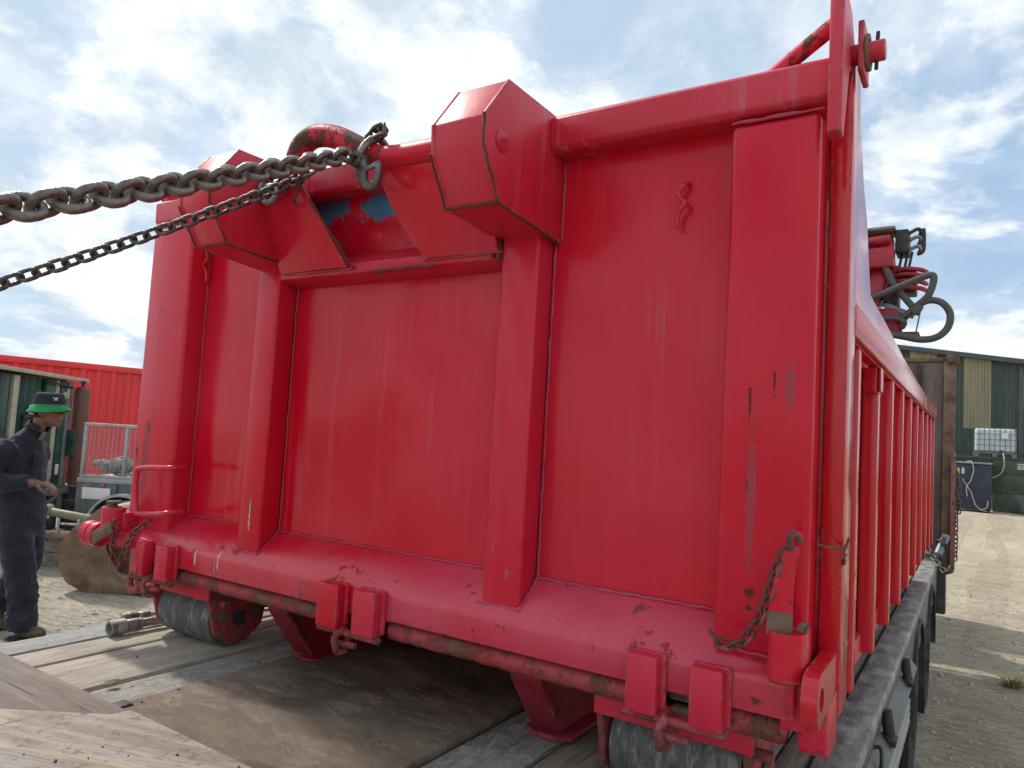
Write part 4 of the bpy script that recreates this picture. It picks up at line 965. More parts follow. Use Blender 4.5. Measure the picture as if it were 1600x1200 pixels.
xx = 3.83; seq = [(.76, 0), (.80, 1), (.80, 0), (.86, 1), (.80, 0)]+[(1.0, 0)]*10
for k, (w, beige) in enumerate(seq):
    if beige:
        zt = 1.95 if k == 1 else 2.6
        cladding(xx-w, xx, zt, lambda x: roofz(x)-.06, SB, SHY-.02, 4).build('cladding_sheet', SB, SHD, sharp=20)
        cladding(xx-w, xx, -0.75, lambda x: zt, SG, SHY, 4).build('cladding_sheet', SG, SHD, sharp=20)
    else:
        cladding(xx-w, xx, -0.75, lambda x: roofz(x)-.06, SG, SHY, 4).build('cladding_sheet', SG, SHD, sharp=20)
    xx -= w
MB().box(3.832, 3.96, SHY-.08, SHY+.06, -0.75, 4.25).build('corner_trim', TRIM, SHD, bevel=0.01)
for sgn in (1,):
    MB().add([(x, y, roofz(x)+dz) for dz in (-.09, .07) for x, y in ((4.10, SHY-.25), (4.10, SHY+18), (-10.5, SHY+18), (-10.5, SHY-.25))], [(0, 1, 2, 3), (4, 5, 6, 7), (0, 1, 5, 4), (1, 2, 6, 5), (2, 3, 7, 6), (3, 0, 4, 7)]).build('roof', TRIM, SHD)
MB().box(3.86, 3.91, SHY+.07, SHY+18, -0.8, 4.2).build('side_wall', SG, SHD)
MB().box(3.965, 4.02, SHY-.05, SHY+.02, -0.75, 4.2).build('drain_pipe', TRIM, SHD)
lamp = MB().cyl((1.93, SHY-.12, 1.02), (1.93, SHY-.02, 1.02), 0.14, 20).build('bulkhead_lamp', plain('lamp_grey', (0.5, 0.5, 0.48), 0.5), SHD, bevel=0.03)

TG = plain('green_tank_paint', (0.055, 0.075, 0.055), 0.6, 0, 0.25, 3, 0.1, 30, dirt=(0.16, 0.15, 0.12), dirt_amt=0.35)
TK = thing('green_tank', 'large dark green bunded fuel tank with horizontal seams beside the shed', 'tank', (4.1, 25.0, -0.66))
for z0, z1 in ((-0.63, -0.10), (-0.07, 0.46), (0.49, 0.93)): MB().box(3.08, 5.2, 24.9, 26.3, z0, z1).build('tank_band', TG, TK, bevel=0.015)
MB().box(3.10, 5.18, 24.93, 26.28, -0.68, 0.92).build('tank_core', TG, TK)
MB().box(2.10, 5.2, 24.86, 26.3, 0.935, 0.975).build('tank_lid', TRIM, TK, bevel=0.008)
WHT = plain('white_label', (0.7, 0.7, 0.68), 0.6, 0, 0.08)
MB().box(3.98, 4.10, 24.892, 24.899, 0.60, 0.84).build('notice', WHT, TK)
nb = MB()
for i, (w, z) in enumerate(((0.16, 0.78), (0.22, 0.71), (0.24, 0.65))):
    x = 3.70
    while x < 3.70+w: nb.box(x, x+.022, 24.893, 24.899, z, z+.042); x += .034
nb.build('notice_lettering', WHT, TK)

BT = plain('navy_tank_paint', (0.018, 0.025, 0.045), 0.45, 0, 0.25, 4, 0.1, 30, dirt=(0.06, 0.06, 0.06), dirt_amt=0.3)
BL = thing('blue_tank', 'dark navy upright tank with a pale hose looped over its front', 'tank', (2.6, 24.2, -0.68))
MB().box(2.12, 3.05, 23.9, 24.8, -0.60, 0.74).build('tank_body', BT, BL, bevel=0.05, seg=3)
MB().box(2.10, 3.07, 23.88, 24.82, 0.745, 0.80).build('tank_lid', plain('dusty_lid', (0.24, 0.24, 0.23), 0.7), BL, bevel=0.02)
MB().box(2.16, 2.22, 23.92, 24.78, -0.70, -0.60).box(2.95, 3.01, 23.92, 24.78, -0.70, -0.60).build('foot', DARK, BL)
YEL = plain('yellow_sticker', (0.55, 0.42, 0.08), 0.6)
MB().box(2.19, 2.25, 23.885, 23.898, 0.44, 0.60).build('sticker', YEL, BL); MB().box(2.30, 2.37, 23.885, 23.898, 0.44, 0.62).build('sticker', plain('pale_sticker', (0.5, 0.5, 0.34), 0.6), BL)
PH = plain('pale_hose', (0.42, 0.41, 0.36), 0.6)
tag(MB().tube(smooth_path([(2.42, 24.2, 0.80), (2.55, 23.87, 0.80), (2.60, 23.86, 0.55), (2.52, 23.85, 0.22), (2.45, 23.85, 0.10), (2.55, 23.85, -0.10), (2.66, 23.85, -0.45), (2.80, 23.85, -0.56), (2.93, 23.85, -0.50), (2.96, 23.85, -0.30)], 6), 0.014, 8).build('hose', PH, loc=(2.6, 23.85, -0.5)), 'pale hose draped over the lid and front of the navy tank', 'hose')
tag(MB().tube(smooth_path([(2.45, 23.85, 0.10), (2.36, 23.85, 0.22), (2.34, 23.85, 0.30)], 6), 0.013, 8).tube(smooth_path([(2.45, 23.85, 0.12), (2.43, 23.85, -0.05), (2.46, 23.84, -0.22)], 6), 0.013, 8).build('hose', PH, loc=(2.4, 23.85, 0.0)), 'short forked hose end knotted on the front of the navy tank', 'hose')
tag(MB().tube(smooth_path([(3.33, 24.65, 1.12), (3.36, 24.6, 0.95), (3.36, 24.75, 0.70), (3.27, 24.8, 0.48), (3.08, 24.85, 0.36)], 6), 0.018, 8).build('hose', plain('cream_hose', (0.5, 0.47, 0.36), 0.6), loc=(3.3, 24.8, 0.4)), 'cream hose hanging from the white tote down the green tank', 'hose')

IB = thing('ibc_tote', 'white plastic liquid tote in a wire cage standing on the tanks', 'tote', (3.13, 25.3, 0.98))
PL = plain('milky_plastic', (0.60, 0.66, 0.72), 0.45, 0, 0.10, 3, 0.1, 20)
MB().box(2.62, 3.64, 24.90, 25.85, 1.13, 1.84).build('bottle', PL, IB, bevel=0.06, seg=4)
MB().box(2.58, 3.68, 24.86, 25.9, 1.08, 1.125).box(2.58, 2.72, 24.86, 25.9, 0.98, 1.08).box(3.06, 3.20, 24.86, 25.9, 0.98, 1.08).box(3.54, 3.68, 24.86, 25.9, 0.98, 1.08).build('pallet', plain('grey_pallet', (0.16, 0.16, 0.15), 0.7), IB, bevel=0.01)
CG = plain('galvanised_cage', (0.20, 0.24, 0.25), 0.5, 0.5)
for k in range(9):
    x = 2.60+1.06*k/8; MB().box(x-.010, x+.010, 24.865, 24.885, 1.126, 1.87).build('cage_bar', CG, IB)
for k in range(5):
    z = 1.17+0.68*k/4; MB().box(2.60, 3.67, 24.845, 24.8645, z-.010, z+.010).build('cage_bar', CG, IB)
for k in range(5):
    z = 1.17+0.68*k/4; MB().box(3.652, 3.67, 24.866, 25.88, z-.010, z+.010).build('cage_bar', CG, IB)
MB().box(3.30, 3.46, 24.84, 24.8445, 1.55, 1.72).build('label_plate', WHT, IB)
MB().cyl((3.30, 24.80, 1.15), (3.30, 24.90, 1.15), 0.05, 14).build('valve', DARK, IB)

# things past the shed corner
OR = plain('orange_plastic', (0.65, 0.12, 0.03), 0.5)
ot = thing('orange_machine', 'orange machine part glimpsed past the right corner of the shed', 'machine', (4.9, 50.0, -0.7))
MB().prism([(3.95, 1.9), (3.95, 2.35), (4.6, 2.30), (5.9, 1.85), (5.9, 1.55)], 'y', 49.6, 50.6).build('bonnet', OR, ot, bevel=0.04)
MB().box(4.0, 5.8, 49.7, 50.5, -0.4, 1.5).build('chassis', plain('brown_chassis', (0.14, 0.11, 0.08), 0.8), ot, bevel=0.03)
for x in (4.4, 5.4): MB().cyl((x, 49.5, -0.3), (x, 49.7, -0.3), 0.42, 20).build('wheel', TYRE, ot, bevel=0.03)


def leaf_mat(name, a, b):
    m, g, bs = new_mat(name); oi = g.add('ShaderNodeNewGeometry')
    g.put(bs.inputs['Base Color'], g.mix(g.ramp(g.noise(oi.outputs['Position'], 1.3, 4), .35, .65), a, b)); bs.inputs['Roughness'].default_value = .7
    return m


LEAF = leaf_mat('leaves', (0.035, 0.065, 0.018), (0.10, 0.14, 0.04)); BARK = plain('bark', (0.09, 0.07, 0.05), 0.9, 0, 0.3, 6, 0.5, 20)


def tree(loc, h, r, label, seed):
    random.seed(seed); t = thing('tree', label, 'tree', loc, group='trees beyond the yard')
    x, y, z = loc
    mb = MB().tube([(x, y, z), (x+.1, y, z+h*.3), (x, y, z+h*.6)], [h*.03, h*.022, h*.01], 8)
    for k in range(6):
        a = k*1.05; mb.tube([(x, y, z+h*(.3+.05*k)), (x+r*.5*math.cos(a), y+r*.5*math.sin(a), z+h*(.5+.06*k))], [h*.012, h*.004], 6)
    mb.build('trunk', BARK, t)
    lf = MB(); cl_ = [(Vector((random.uniform(-1, 1), random.uniform(-1, 1), random.uniform(-1, 1))), random.uniform(.25, .5)) for _ in range(26)]
    for i in range(5200):
        c, q = random.choice(cl_); p = Vector((random.gauss(0, 1), random.gauss(0, 1), random.gauss(0, 1))).normalized()*q*random.random()**.4
        w = Vector((x, y, z+h*.66))+Vector(((c.x*.75+p.x)*r, (c.y*.75+p.y)*r, (c.z*.62+p.z)*h*.36))
        a = Vector((random.gauss(0, 1), random.gauss(0, 1), random.gauss(0, 1))).normalized(); b = a.orthogonal().normalized(); s_ = random.uniform(.10, .22)
        lf.add([w-a*s_, w+b*s_*.5, w+a*s_, w-b*s_*.5], [(0, 1, 2, 3)])
    lf.build('crown', LEAF, t, sharp=180)


tree((6.0, 66, -0.7), 5.6, 2.6, 'bushy green tree just past the right end of the shed', 3)
tree((-30, 22, -0.9), 6.2, 2.6, 'distant tree whose top shows over the red shipping container', 5)
random.seed(21)

# weed tuft on the sand
wd = thing('weed', 'small dry green weed growing in the bare sand on the right', 'plant', (2.92, 5.27, hgt(2.92, 5.27)))
mb = MB(); c0 = Vector((2.92, 5.27, hgt(2.92, 5.27)-0.01))
for k in range(130):
    a = random.random()*6.28; L = random.uniform(.06, .17); lean = random.uniform(.5, 1.25); q = c0+Vector((math.cos(a), math.sin(a), 0))*random.uniform(0, .05)
    d = Vector((math.cos(a)*lean, math.sin(a)*lean, 1)).normalized(); sd_ = Vector((-math.sin(a), math.cos(a), 0))*.005
    m_ = q+d*L*.6; e = q+d*L+Vector((math.cos(a), math.sin(a), -.6))*L*.2
    mb.add([q-sd_, q+sd_, m_+sd_*.8, m_-sd_*.8, e], [(0, 1, 2, 3), (3, 2, 4)])
mb.build('blades', leaf_mat('weed_leaf', (0.20, 0.21, 0.07), (0.42, 0.38, 0.19)), wd, sharp=180)

# ------------------------------------------------------------------ left-hand yard
RZ = math.radians(32.6)
# red shipping container
SC = thing('shipping_container', 'bright red corrugated shipping container behind the green cabin on the left', 'shipping container', (-12.05, 5.4, GZ-0.02), math.radians(90-10.9))
CR2 = plain('container_red', (0.80, 0.045, 0.045), 0.5, 0, 0.12, 1.2, 0.1, 30, dirt=(0.62, 0.05, 0.05), dirt_amt=0.3, stretch=(1, 1, 0.4))
S_ = lambda mb, n, m=CR2, bv=0.012, **k: mb.build(n, m, SC, bevel=bv, **k)
H = 2.62
mb = MB(); pr = []; x = -3.0
while x < 3.0: pr += [(x, 0.0), (x+.075, 0.0), (x+.12, 0.045), (x+.235, 0.045)]; x += 0.278
m_ = len(pr); v = [(a, b, .16) for a, b in pr]+[(a, b, H-.12) for a, b in pr]
mb.add(v, [(i, i+1, m_+i+1, m_+i) for i in range(m_-1)])
S_(mb, 'corrugated_side', CR2, 0, sharp=20)
S_(MB().box(-3.05, 3.05, -.03, .06, H-.12, H), 'top_rail'); S_(MB().box(-3.05, 3.05, -.03, .06, 0, .16), 'bottom_rail')
for xx in (-3.05, 2.93): S_(MB().box(xx, xx+.12, -.035, .09, .161, H-.121), 'corner_post')
S_(MB().box(-3.03, 3.03, .0605, 2.38, H-.05, H-.005), 'roof'); S_(MB().box(-3.03, 3.03, 2.35, 2.40, .0, H-.051), 'rear_side')
for xx in (-3.04, 3.0): S_(MB().box(xx, xx+.04, .0905, 2.349, 0.0, H-.051), 'end_wall')

# green cabin
GRN = plain('cabin_green', (0.022, 0.075, 0.050), 0.5, 0, 0.25, 5, 0.1, 40, dirt=(0.02, 0.035, 0.028), dirt_amt=0.5)
CREAM = plain('cream_post', (0.42, 0.38, 0.29), 0.7, 0, 0.15, 5, 0.1, 40, dirt=(0.25, 0.2, 0.15), dirt_amt=0.3)
BRN = plain('brown_cylinder', (0.15, 0.065, 0.045), 0.6, 0, 0.2, 5)
CZ = math.radians(127)
GB = thing('green_cabin', 'old dark green steel cabin with cream uprights and tan roof behind the man', 'cabin', (-8.235, 3.687, GZ-0.03), CZ)
C_ = lambda mb, n, m=GRN, bv=0.006, **k: mb.build(n, m, GB, bevel=bv, **k)
for k in range(10):          # pressed wall panels
    x = -1.62+k*0.162; C_(MB().prism([(x, 0.0), (x+.05, 0.0), (x+.075, .03), (x+.135, .03), (x+.1619, 0.0), (x+.1619, .05), (x, .05)], 'z', .55, 2.12), 'wall_panel', GRN, 0)
C_(MB().box(-1.62, .0, .052, 1.9, .5, 2.10), 'shell')
C_(MB().add([(x, y, z+dz) for dz in (-.025, .025) for x, y, z in ((-1.85, -.14, 2.17), (.34, -.14, 2.14), (.30, 1.95, 2.26), (-1.85, 1.95, 2.26))], [(0, 1, 2, 3), (4, 5, 6, 7), (0, 1, 5, 4), (1, 2, 6, 5), (2, 3, 7, 6), (3, 0, 4, 7)]), 'roof', CREAM, 0.004)
for x, w, m, z0 in ((-1.30, .11, CREAM, .5), (-.36, .10, CREAM, .55), (-.05, .15, plain('grey_post', (0.16, 0.16, 0.15), 0.7), .2), (-1.58, .18, GRN, .3), (-.22, .15, GRN, .1), (-.58, .18, GRN, .4)):
    C_(MB().box(x, x+w, -.055-.01*w, -.002, z0, 2.10), 'upright', m)
C_(MB().box(-1.80, -1.63, -.06, -.01, .9, 2.1), 'door_edge', CR2)
C_(MB().box(.03, .30, -.16, -.06, 1.05, 1.22).prism([(.03, 1.221), (.30, 1.221), (.14, 1.40), (.03, 1.42)], 'y', -.16, -.06), 'junction_box', GRN)
C_(MB().box(.18, .29, -.166, -.161, 1.11, 1.14), 'box_label', WHT)
for x, z, w, h in ((-.34, 1.70, .15, .18), (-.17, 1.83, .07, .12), (-.09, 1.86, .07, .14), (-.95, 1.62, .13, .12), (-.20, .80, .08, .14), (-.30, .20, .08, .12)): C_(MB().box(x, x+w, -.068, -.061, z, z+h), 'notice', CREAM if z > 1.65 else WHT, 0.001)
C_(MB().box(-1.0, -.45, -.05, -.002, 1.05, 1.62), 'dark_hatch', DARK)
C_(MB().tube(smooth_path([(-.95, -.1, 1.55), (-.75, -.14, 1.6), (-.55, -.14, 1.5), (-.7, -.14, 1.4), (-.9, -.12, 1.3)], 5), 0.03, 8), 'cable_bundle', BLACK, 0)
C_(MB().box(-.45, .2, -.12, -.06, .52, .60).bar((-.4, -.1, .42), (.15, -.1, .66), .05, .05), 'foot_rail', plain('grey_green', (0.10, 0.12, 0.10), 0.7))
C_(MB().cyl((-.6, -.1, 2.07), (.05, -.08, 2.02), .012, 8), 'bracket_arm', DARK, 0)
C_(MB().box(-1.6, .1, 0.002, 1.9, 0.0, .5), 'plinth', DARK)
GC = thing('gas_cylinder', 'tall brown cylinder standing at the right edge of the green cabin', 'cylinder', (-8.235, 3.687, GZ-0.02), CZ)
gx_, gy_ = .20, -.13
MB().tube([(gx_, gy_, .62), (gx_, gy_, .66), (gx_, gy_, 1.97), (gx_, gy_, 2.02), (gx_, gy_, 2.04)], [.085, .105, .105, .085, .03], 24).build('shell', BRN, GC, sharp=50)
MB().cyl((gx_, gy_, 2.04), (gx_, gy_, 2.12), .022, 10).bar((gx_-.07, gy_, 2.11), (gx_+.07, gy_, 2.11), .03, .03).build('valve', DARK, GC)
MB().box(gx_-.1, gx_+.1, gy_-.12, gy_+.12, 0.0, .60).build('stand', DARK, GC, bevel=0.01)
MB().cyl((gx_, gy_-.14, .60), (gx_+.13, gy_-.14, .62), .02, 10).build('fitting', ZN, GC)

# mesh sided trailer and blue bin
MT = thing('mesh_trailer', 'grey plant trailer with galvanised mesh cage sides behind the excavator bucket', 'trailer', (-6.7, 3.25, GZ-0.01), RZ)
GAL = plain('galvanised_steel', (0.36, 0.37, 0.37), 0.5, 0.5, 0.2, 8, 0.1, 40); TBODY = plain('trailer_grey', (0.085, 0.10, 0.105), 0.5, 0, 0.2, 4, 0.1, 40, dirt=(0.2, 0.18, 0.15), dirt_amt=0.4)
Q_ = lambda mb, n, m=GAL, bv=0.004, **k: mb.build(n, m, MT, bevel=bv, **k)
for yy in (0.0, 1.3):
    for z in (.86, 1.50): Q_(MB().box(-.03, 2.6, yy-.02, yy+.02, z, z+.04), 'cage_rail')
    for x in (-.03, .49, 1.05, 1.6, 2.56): Q_(MB().box(x, x+.04, yy-.018, yy+.018, .9005, 1.4995), 'cage_post')
    wm = MB()
    for k in range(1, 22): wm.box(0.0, 2.56, yy-.002, yy+.002, .90+k*.0273-.0022, .90+k*.0273+.0022)
    for k in range(1, 46): wm.box(k*.056-.0022, k*.056+.0022, yy-.0055, yy-.0025, .9, 1.5)
    Q_(wm, 'wire_mesh', GAL, 0, kind='stuff')
Q_(MB().box(-.05, 2.62, -.03, 1.33, .80, .8595), 'deck', GAL); Q_(MB().box(-.05, 2.62, -.02, 1.32, .42, .7995), 'body', TBODY)
Q_(MB().box(.03, .38, -.032, -.0205, .60, .74), 'number_board', WHT); Q_(MB().cyl((.28, -.035, .78), (.28, -.0305, .78), .022, 14), 'reflector', OR, 0)
Q_(MB().box(.43, .46, -.05, -.0205, .42, .79), 'latch', TBODY)
Q_(MB().box(-.5, -.05, .5, .8, .42, .50), 'drawbar', DARK); Q_(MB().box(-.52, -.30, .58, .70, .0, .45), 'jockey_leg', DARK)
zc = .32; mb = MB(); n = 14
for k in range(n):
    a, b = PI*k/n, PI*(k+1)/n
    mb.prism([(.62+.40*math.cos(a), zc+.38*math.sin(a)), (.62+.40*math.cos(b), zc+.38*math.sin(b)), (.62+.37*math.cos(b), zc+.35*math.sin(b)), (.62+.37*math.cos(a), zc+.35*math.sin(a))], 'y', -.24, -.03)
Q_(mb, 'mudguard', GAL, 0, sharp=40)
w = Q_(MB().tube([(.62, -.23, zc), (.62, -.21, zc), (.62, -.07, zc), (.62, -.05, zc)], [.26, .32, .32, .26], 28), 'wheel', TYRE, 0); MB().cyl((.62, -.235, zc), (.62, -.2, zc), .17, 20).build('rim', GAL, w, bevel=0.01)
gl = MB()
for k in range(160): rock(gl, (random.uniform(.05, 2.5), random.uniform(.1, 1.2), random.uniform(.88, 1.06)), random.uniform(.05, .14))
tag(gl.build('rubble_load', plain('rubble', (0.25, 0.24, 0.22), 0.9, 0, 0.4, 5), loc=(0, 0, 0), sharp=20), 'grey rubble heaped inside the mesh sided trailer', 'rubble')
rb = bpy.data.objects['rubble_load']; rb.location = (-6.7, 3.25, GZ-0.01); rb.rotation_euler = (0, 0, RZ)
NB = thing('navy_bin', 'dark navy steel bin with a red rim standing behind the mesh cage', 'bin', (-8.2, 4.75, GZ), RZ)
MB().prism([(0.12, 0.1), (.0, 1.70), (.80, 1.66), (.82, 0.1)], 'y', 0, .9).build('bin_body', plain('navy', (0.010, 0.016, 0.055), 0.5), NB, bevel=0.03)
MB().box(-.02, .82, -.02, .92, 1.702, 1.735).build('rim', CR2, NB, bevel=0.01)


# excavator buckets
EB = plain('bucket_steel', (0.17, 0.105, 0.068), 0.75, 0.1, 0.4, 5, 0.4, 40, dirt=(0.26, 0.185, 0.125), dirt_amt=0.5)
EIN = plain('bucket_inside', (0.50, 0.46, 0.41), 0.7, 0.2, 0.25, 4, 0.3, 40)
BK = [(-.03, .735), (.02, .755), (.065, .745), (.085, .70), (.025, .63), (.015, .50), (.035, .37), (.095, .25), (.19, .15), (.33, .095), (.44, .055), (.435, .03), (.26, .0), (.02, -.008), (-.16, .02), (-.275, .075), (-.345, .18), (-.365, .32), (-.335, .44), (-.25, .55), (-.13, .65)]


def bucket(loc, rz, s, width, label, mat):
    t = thing('excavator_bucket', label, 'excavator bucket', loc, rz)
    pr = [(a*s, c*s) for a, c in BK]
    for y in (0.0, width-.02):
        sp = MB().prism(pr, 'y', y, y+.02).build('side_plate', mat, t, bevel=0.004)
        MB().prism([(a, c) for a, c in pr[3:11]]+[(a-.05*s, c+.0) for a, c in reversed(pr[3:11])], 'y', y-.008, y-.0005).build('wear_edge', mat, sp, bevel=0.002)
    back = pr[11:]+[pr[0], pr[1]]; n = len(back); cx, cz = 0.02*s, .34*s; th_ = .02
    inn = [(a+(cx-a)*th_/max(.05, math.hypot(cx-a, cz-c)), c+(cz-c)*th_/max(.05, math.hypot(cx-a, cz-c))) for a, c in back]
    mb = MB(); v = [(a, y, c) for y in (.0205, width-.0205) for a, c in back]+[(a, y, c) for y in (.0205, width-.0205) for a, c in inn]
    f = []
    for i in range(n-1): f += [(i, i+1, n+i+1, n+i), (2*n+i+1, 2*n+i, 3*n+i, 3*n+i+1)]
    f += [(0, n, 3*n, 2*n), (n-1, 2*n-1, 4*n-1, 3*n-1)]
    mb.add(v, f).build('shell', EIN, t, sharp=30)
    MB().box(.37*s, .46*s, .0, width, .035*s, .062*s).build('cutting_edge', mat, t, bevel=0.004)
    MB().ring((.02*s, .10*width, .70*s), (.02*s, .9*width, .70*s), .045*s, .03*s, 16).build('pivot_tube', EIN, t)
    MB().tube([(-.13*s+.05*s*math.cos(a), -.004, .28*s+.055*s*math.sin(a)) for a in [k*PI/10 for k in range(11)]], .006, 6).build('cast_mark', mat, t)
    return t


bucket((-4.16, 2.19, GZ-0.0), RZ+math.radians(1), 1.08, 0.75, 'big brown excavator bucket lying on the gravel, open side to the right', EB)
bucket((-4.98, 2.50, GZ), RZ+math.radians(18), 0.52, 0.5, 'small dark grey digger bucket between the man and the big bucket', plain('small_bucket_steel', (0.10, 0.08, 0.07), 0.7, 0.1, 0.3, 5, 0.3, 40))
OLV = plain('olive_ram', (0.20, 0.18, 0.115), 0.6, 0.1, 0.25, 6, 0.2, 40, dirt=(0.12, 0.09, 0.06), dirt_amt=0.4)
rm = thing('hydraulic_ram', 'olive hydraulic ram lying behind the buckets', 'hydraulic ram', (-5.5, 2.5, -0.4), RZ)
MB().cyl((-.15, 0, .10), (.42, 0, .03), .045, 16).build('barrel', OLV, rm, bevel=0.006); MB().cyl((.42, 0, .03), (.8, 0, -.02), .025, 12).build('rod', ZN, rm)
MB().ring((-.2, -.05, .12), (-.2, .05, .12), .06, .03, 16).build('eye', OLV, rm)
rm2 = thing('steel_pole', 'brown steel pole with a small gauge frame lying under the olive ram', 'pole', (-5.32, 2.40, -0.5), RZ)
MB().cyl((-.45, 0, -.02), (.5, 0, .0), .05, 16).build('tube', RUSTY, rm2, bevel=0.006)
MB().bar((-.05, 0, .03), (-.05, 0, .16), .02, .02).bar((.16, 0, .03), (.16, 0, .16), .02, .02).bar((-.05, 0, .11), (.16, 0, .11), .02, .02).build('gauge_frame', ZN, rm2, bevel=0.002)
tb = thing('timber_crib', 'stack of dark timber baulks carrying the rams and poles', 'timber', (-5.35, 2.5, GZ), RZ)
for z in (0.0, .155): MB().box(-.5, .75, .1, .26, z, z+.15).build('baulk', PLANK_DARK, tb, bevel=0.008)
for x in (-.3, .35): MB().box(x, x+.14, -.2, .3, .31, .312+.0).box(x, x+.12, -.12, .3, .307, .325).build('baulk', PLANK_DARK, tb)

# ------------------------------------------------------------------ the man
NAVY, gN, bN = new_mat('navy_coverall')
tcN = gN.add('ShaderNodeTexCoord'); pN = tcN.outputs['Object']
zN = gN.add('ShaderNodeSeparateXYZ'); gN.put(zN.inputs[0], pN)
cN = gN.mix(gN.ramp(gN.noise(pN, 9, 6, .65), .35, .7), (0.008, 0.010, 0.020), (0.018, 0.020, 0.036))
cN = gN.mix(gN.math('MULTIPLY', gN.ramp(gN.noise(pN, 5, 7, .7), .5, .68), gN.ramp(zN.outputs[2], .15, .8, .9, .15)), cN, (0.045, 0.038, 0.033))
gN.put(bN.inputs['Base Color'], cN); bN.inputs['Roughness'].default_value = .9; bN.inputs['Sheen Weight'].default_value = .08
bpN = gN.add('ShaderNodeBump'); bpN.inputs['Strength'].default_value = .6; bpN.inputs['Distance'].default_value = .02
gN.put(bpN.inputs['Height'], gN.math('ADD', gN.noise(gN.scale(pN, 11, 11, 5), 1.0, 3, .5, .6), gN.math('MULTIPLY', gN.noise(pN, 260, 2), .01))); gN.put(bN.inputs['Normal'], bpN.outputs[0])
SKIN = plain('dark_skin', (0.17, 0.082, 0.055), 0.45, 0, 0.18, 25, 0.1, 150)


def skin_mesh(verts, edges, root=0, sub=2):
    me = bpy.data.meshes.new('t'); me.from_pydata([v[0] for v in verts], edges, []); me.update()
    ob = bpy.data.objects.new('t', me); COL.objects.link(ob)
    ob.modifiers.new('k', 'SKIN'); sl = me.skin_vertices[0].data if me.skin_vertices else None
    if sl is None:
        me.skin_vertices.new(); sl = me.skin_vertices[0].data
    for i, v in enumerate(verts):
        r = v[1]; sl[i].radius = r if isinstance(r, tuple) else (r, r); sl[i].use_root = (i == root)
    s = ob.modifiers.new('s', 'SUBSURF'); s.levels = sub; s.render_levels = sub
    dg = bpy.context.evaluated_depsgraph_get(); ev = ob.evaluated_get(dg)
    out = bpy.data.meshes.new_from_object(ev, depsgraph=dg); bpy.data.objects.remove(ob)
    return out


def ell(c, r, rot=None, n=20):
    bm = bmesh.new(); bmesh.ops.create_uvsphere(bm, u_segments=n, v_segments=n//2+2, radius=1)
    for v in bm.verts:
        p = Vector((v.co.x*r[0], v.co.y*r[1], v.co.z*r[2]))
        if rot: p = rot @ p
        v.co = p+Vector(c)
    me = bpy.data.meshes.new('t'); bm.to_mesh(me); bm.free(); return me


def fuse(meshes, voxel, smooth=4, disp=None):
    bm = bmesh.new()
    for m in meshes: bm.from_mesh(m)
    me = bpy.data.meshes.new('t'); bm.to_mesh(me); bm.free()
    ob = bpy.data.objects.new('t', me); COL.objects.link(ob)
    rmod = ob.modifiers.new('r', 'REMESH'); rmod.mode = 'VOXEL'; rmod.voxel_size = voxel; rmod.use_smooth_shade = True
    if smooth:
        sm = ob.modifiers.new('s', 'SMOOTH'); sm.iterations = smooth; sm.factor = .5
    dg = bpy.context.evaluated_depsgraph_get(); out = bpy.data.meshes.new_from_object(ob.evaluated_get(dg), depsgraph=dg)
    bpy.data.objects.remove(ob)
    bm = bmesh.new(); bm.from_mesh(out); left = set(bm.verts); total = len(left)      # drop stray voxel crumbs
    while left:
        st_ = [left.pop()]; isl = list(st_)
        while st_:
            v = st_.pop()
            for e in v.link_edges:
                w = e.other_vert(v)
                if w in left: left.discard(w); st_.append(w); isl.append(w)
        if len(isl) < total*0.02: bmesh.ops.delete(bm, geom=isl, context='VERTS')
    bm.to_mesh(out); bm.free()
    if disp:
        nn = [v.normal.copy() for v in out.vertices]
        for v, nv in zip(out.vertices, nn): v.co = v.co+nv*disp(v.co)
    for p in out.polygons: p.use_smooth = True
    return out


MAN = thing('person', 'man in dark blue coverall and navy and green bucket hat, walking at the left edge', 'person', (-3.13, 1.21, hgt(-3.13, 1.21)), RZ)


def part(me, name, mat, parent):
    me.materials.clear(); me.materials.append(mat); me.name = name
    o = bpy.data.objects.new(name, me); COL.objects.link(o); o.parent = parent; OFF[o.name] = Vector((0, 0, 0)); return o


SH = -1                                                         # his right side faces the camera (local -Y)
J = dict(pel=(-.10, 0, .93), sp=(-.115, 0, 1.12), ch=(-.125, 0, 1.30), nb=(-.085, 0, 1.445), nk=(-.035, 0, 1.53), hd=(.01, 0, 1.60),
         sR=(-.12, -.165, 1.39), eR=(-.235, -.235, 1.15), wR=(.105, -.20, 1.135), sL=(-.11, .165, 1.39), eL=(-.20, .235, 1.15), wL=(-.13, .20, 1.02),
         hR=(-.095, -.09, .88), kR=(-.055, -.10, .49), aR=(-.04, -.10, .10), hL=(-.11, .09, .88), kL=(-.17, .11, .50), aL=(-.43, .12, .17))
def loft_me(rings):
    """closed loft of horizontal ellipses (x, y, z, rx, ry)"""
    n = 24; mb = MB()
    for x, y, z, rx, ry_ in rings: mb.v += [(x+rx*math.cos(2*PI*k/n), y+ry_*math.sin(2*PI*k/n), z) for k in range(n)]
    mb.f = [(i*n+k, i*n+(k+1) % n, (i+1)*n+(k+1) % n, (i+1)*n+k) for i in range(len(rings)-1) for k in range(n)]
    mb.f += [tuple(range(n-1, -1, -1)), tuple((len(rings)-1)*n+k for k in range(n))]
    o = mb.build('t', NAVY); me = o.data; bpy.data.objects.remove(o); return me


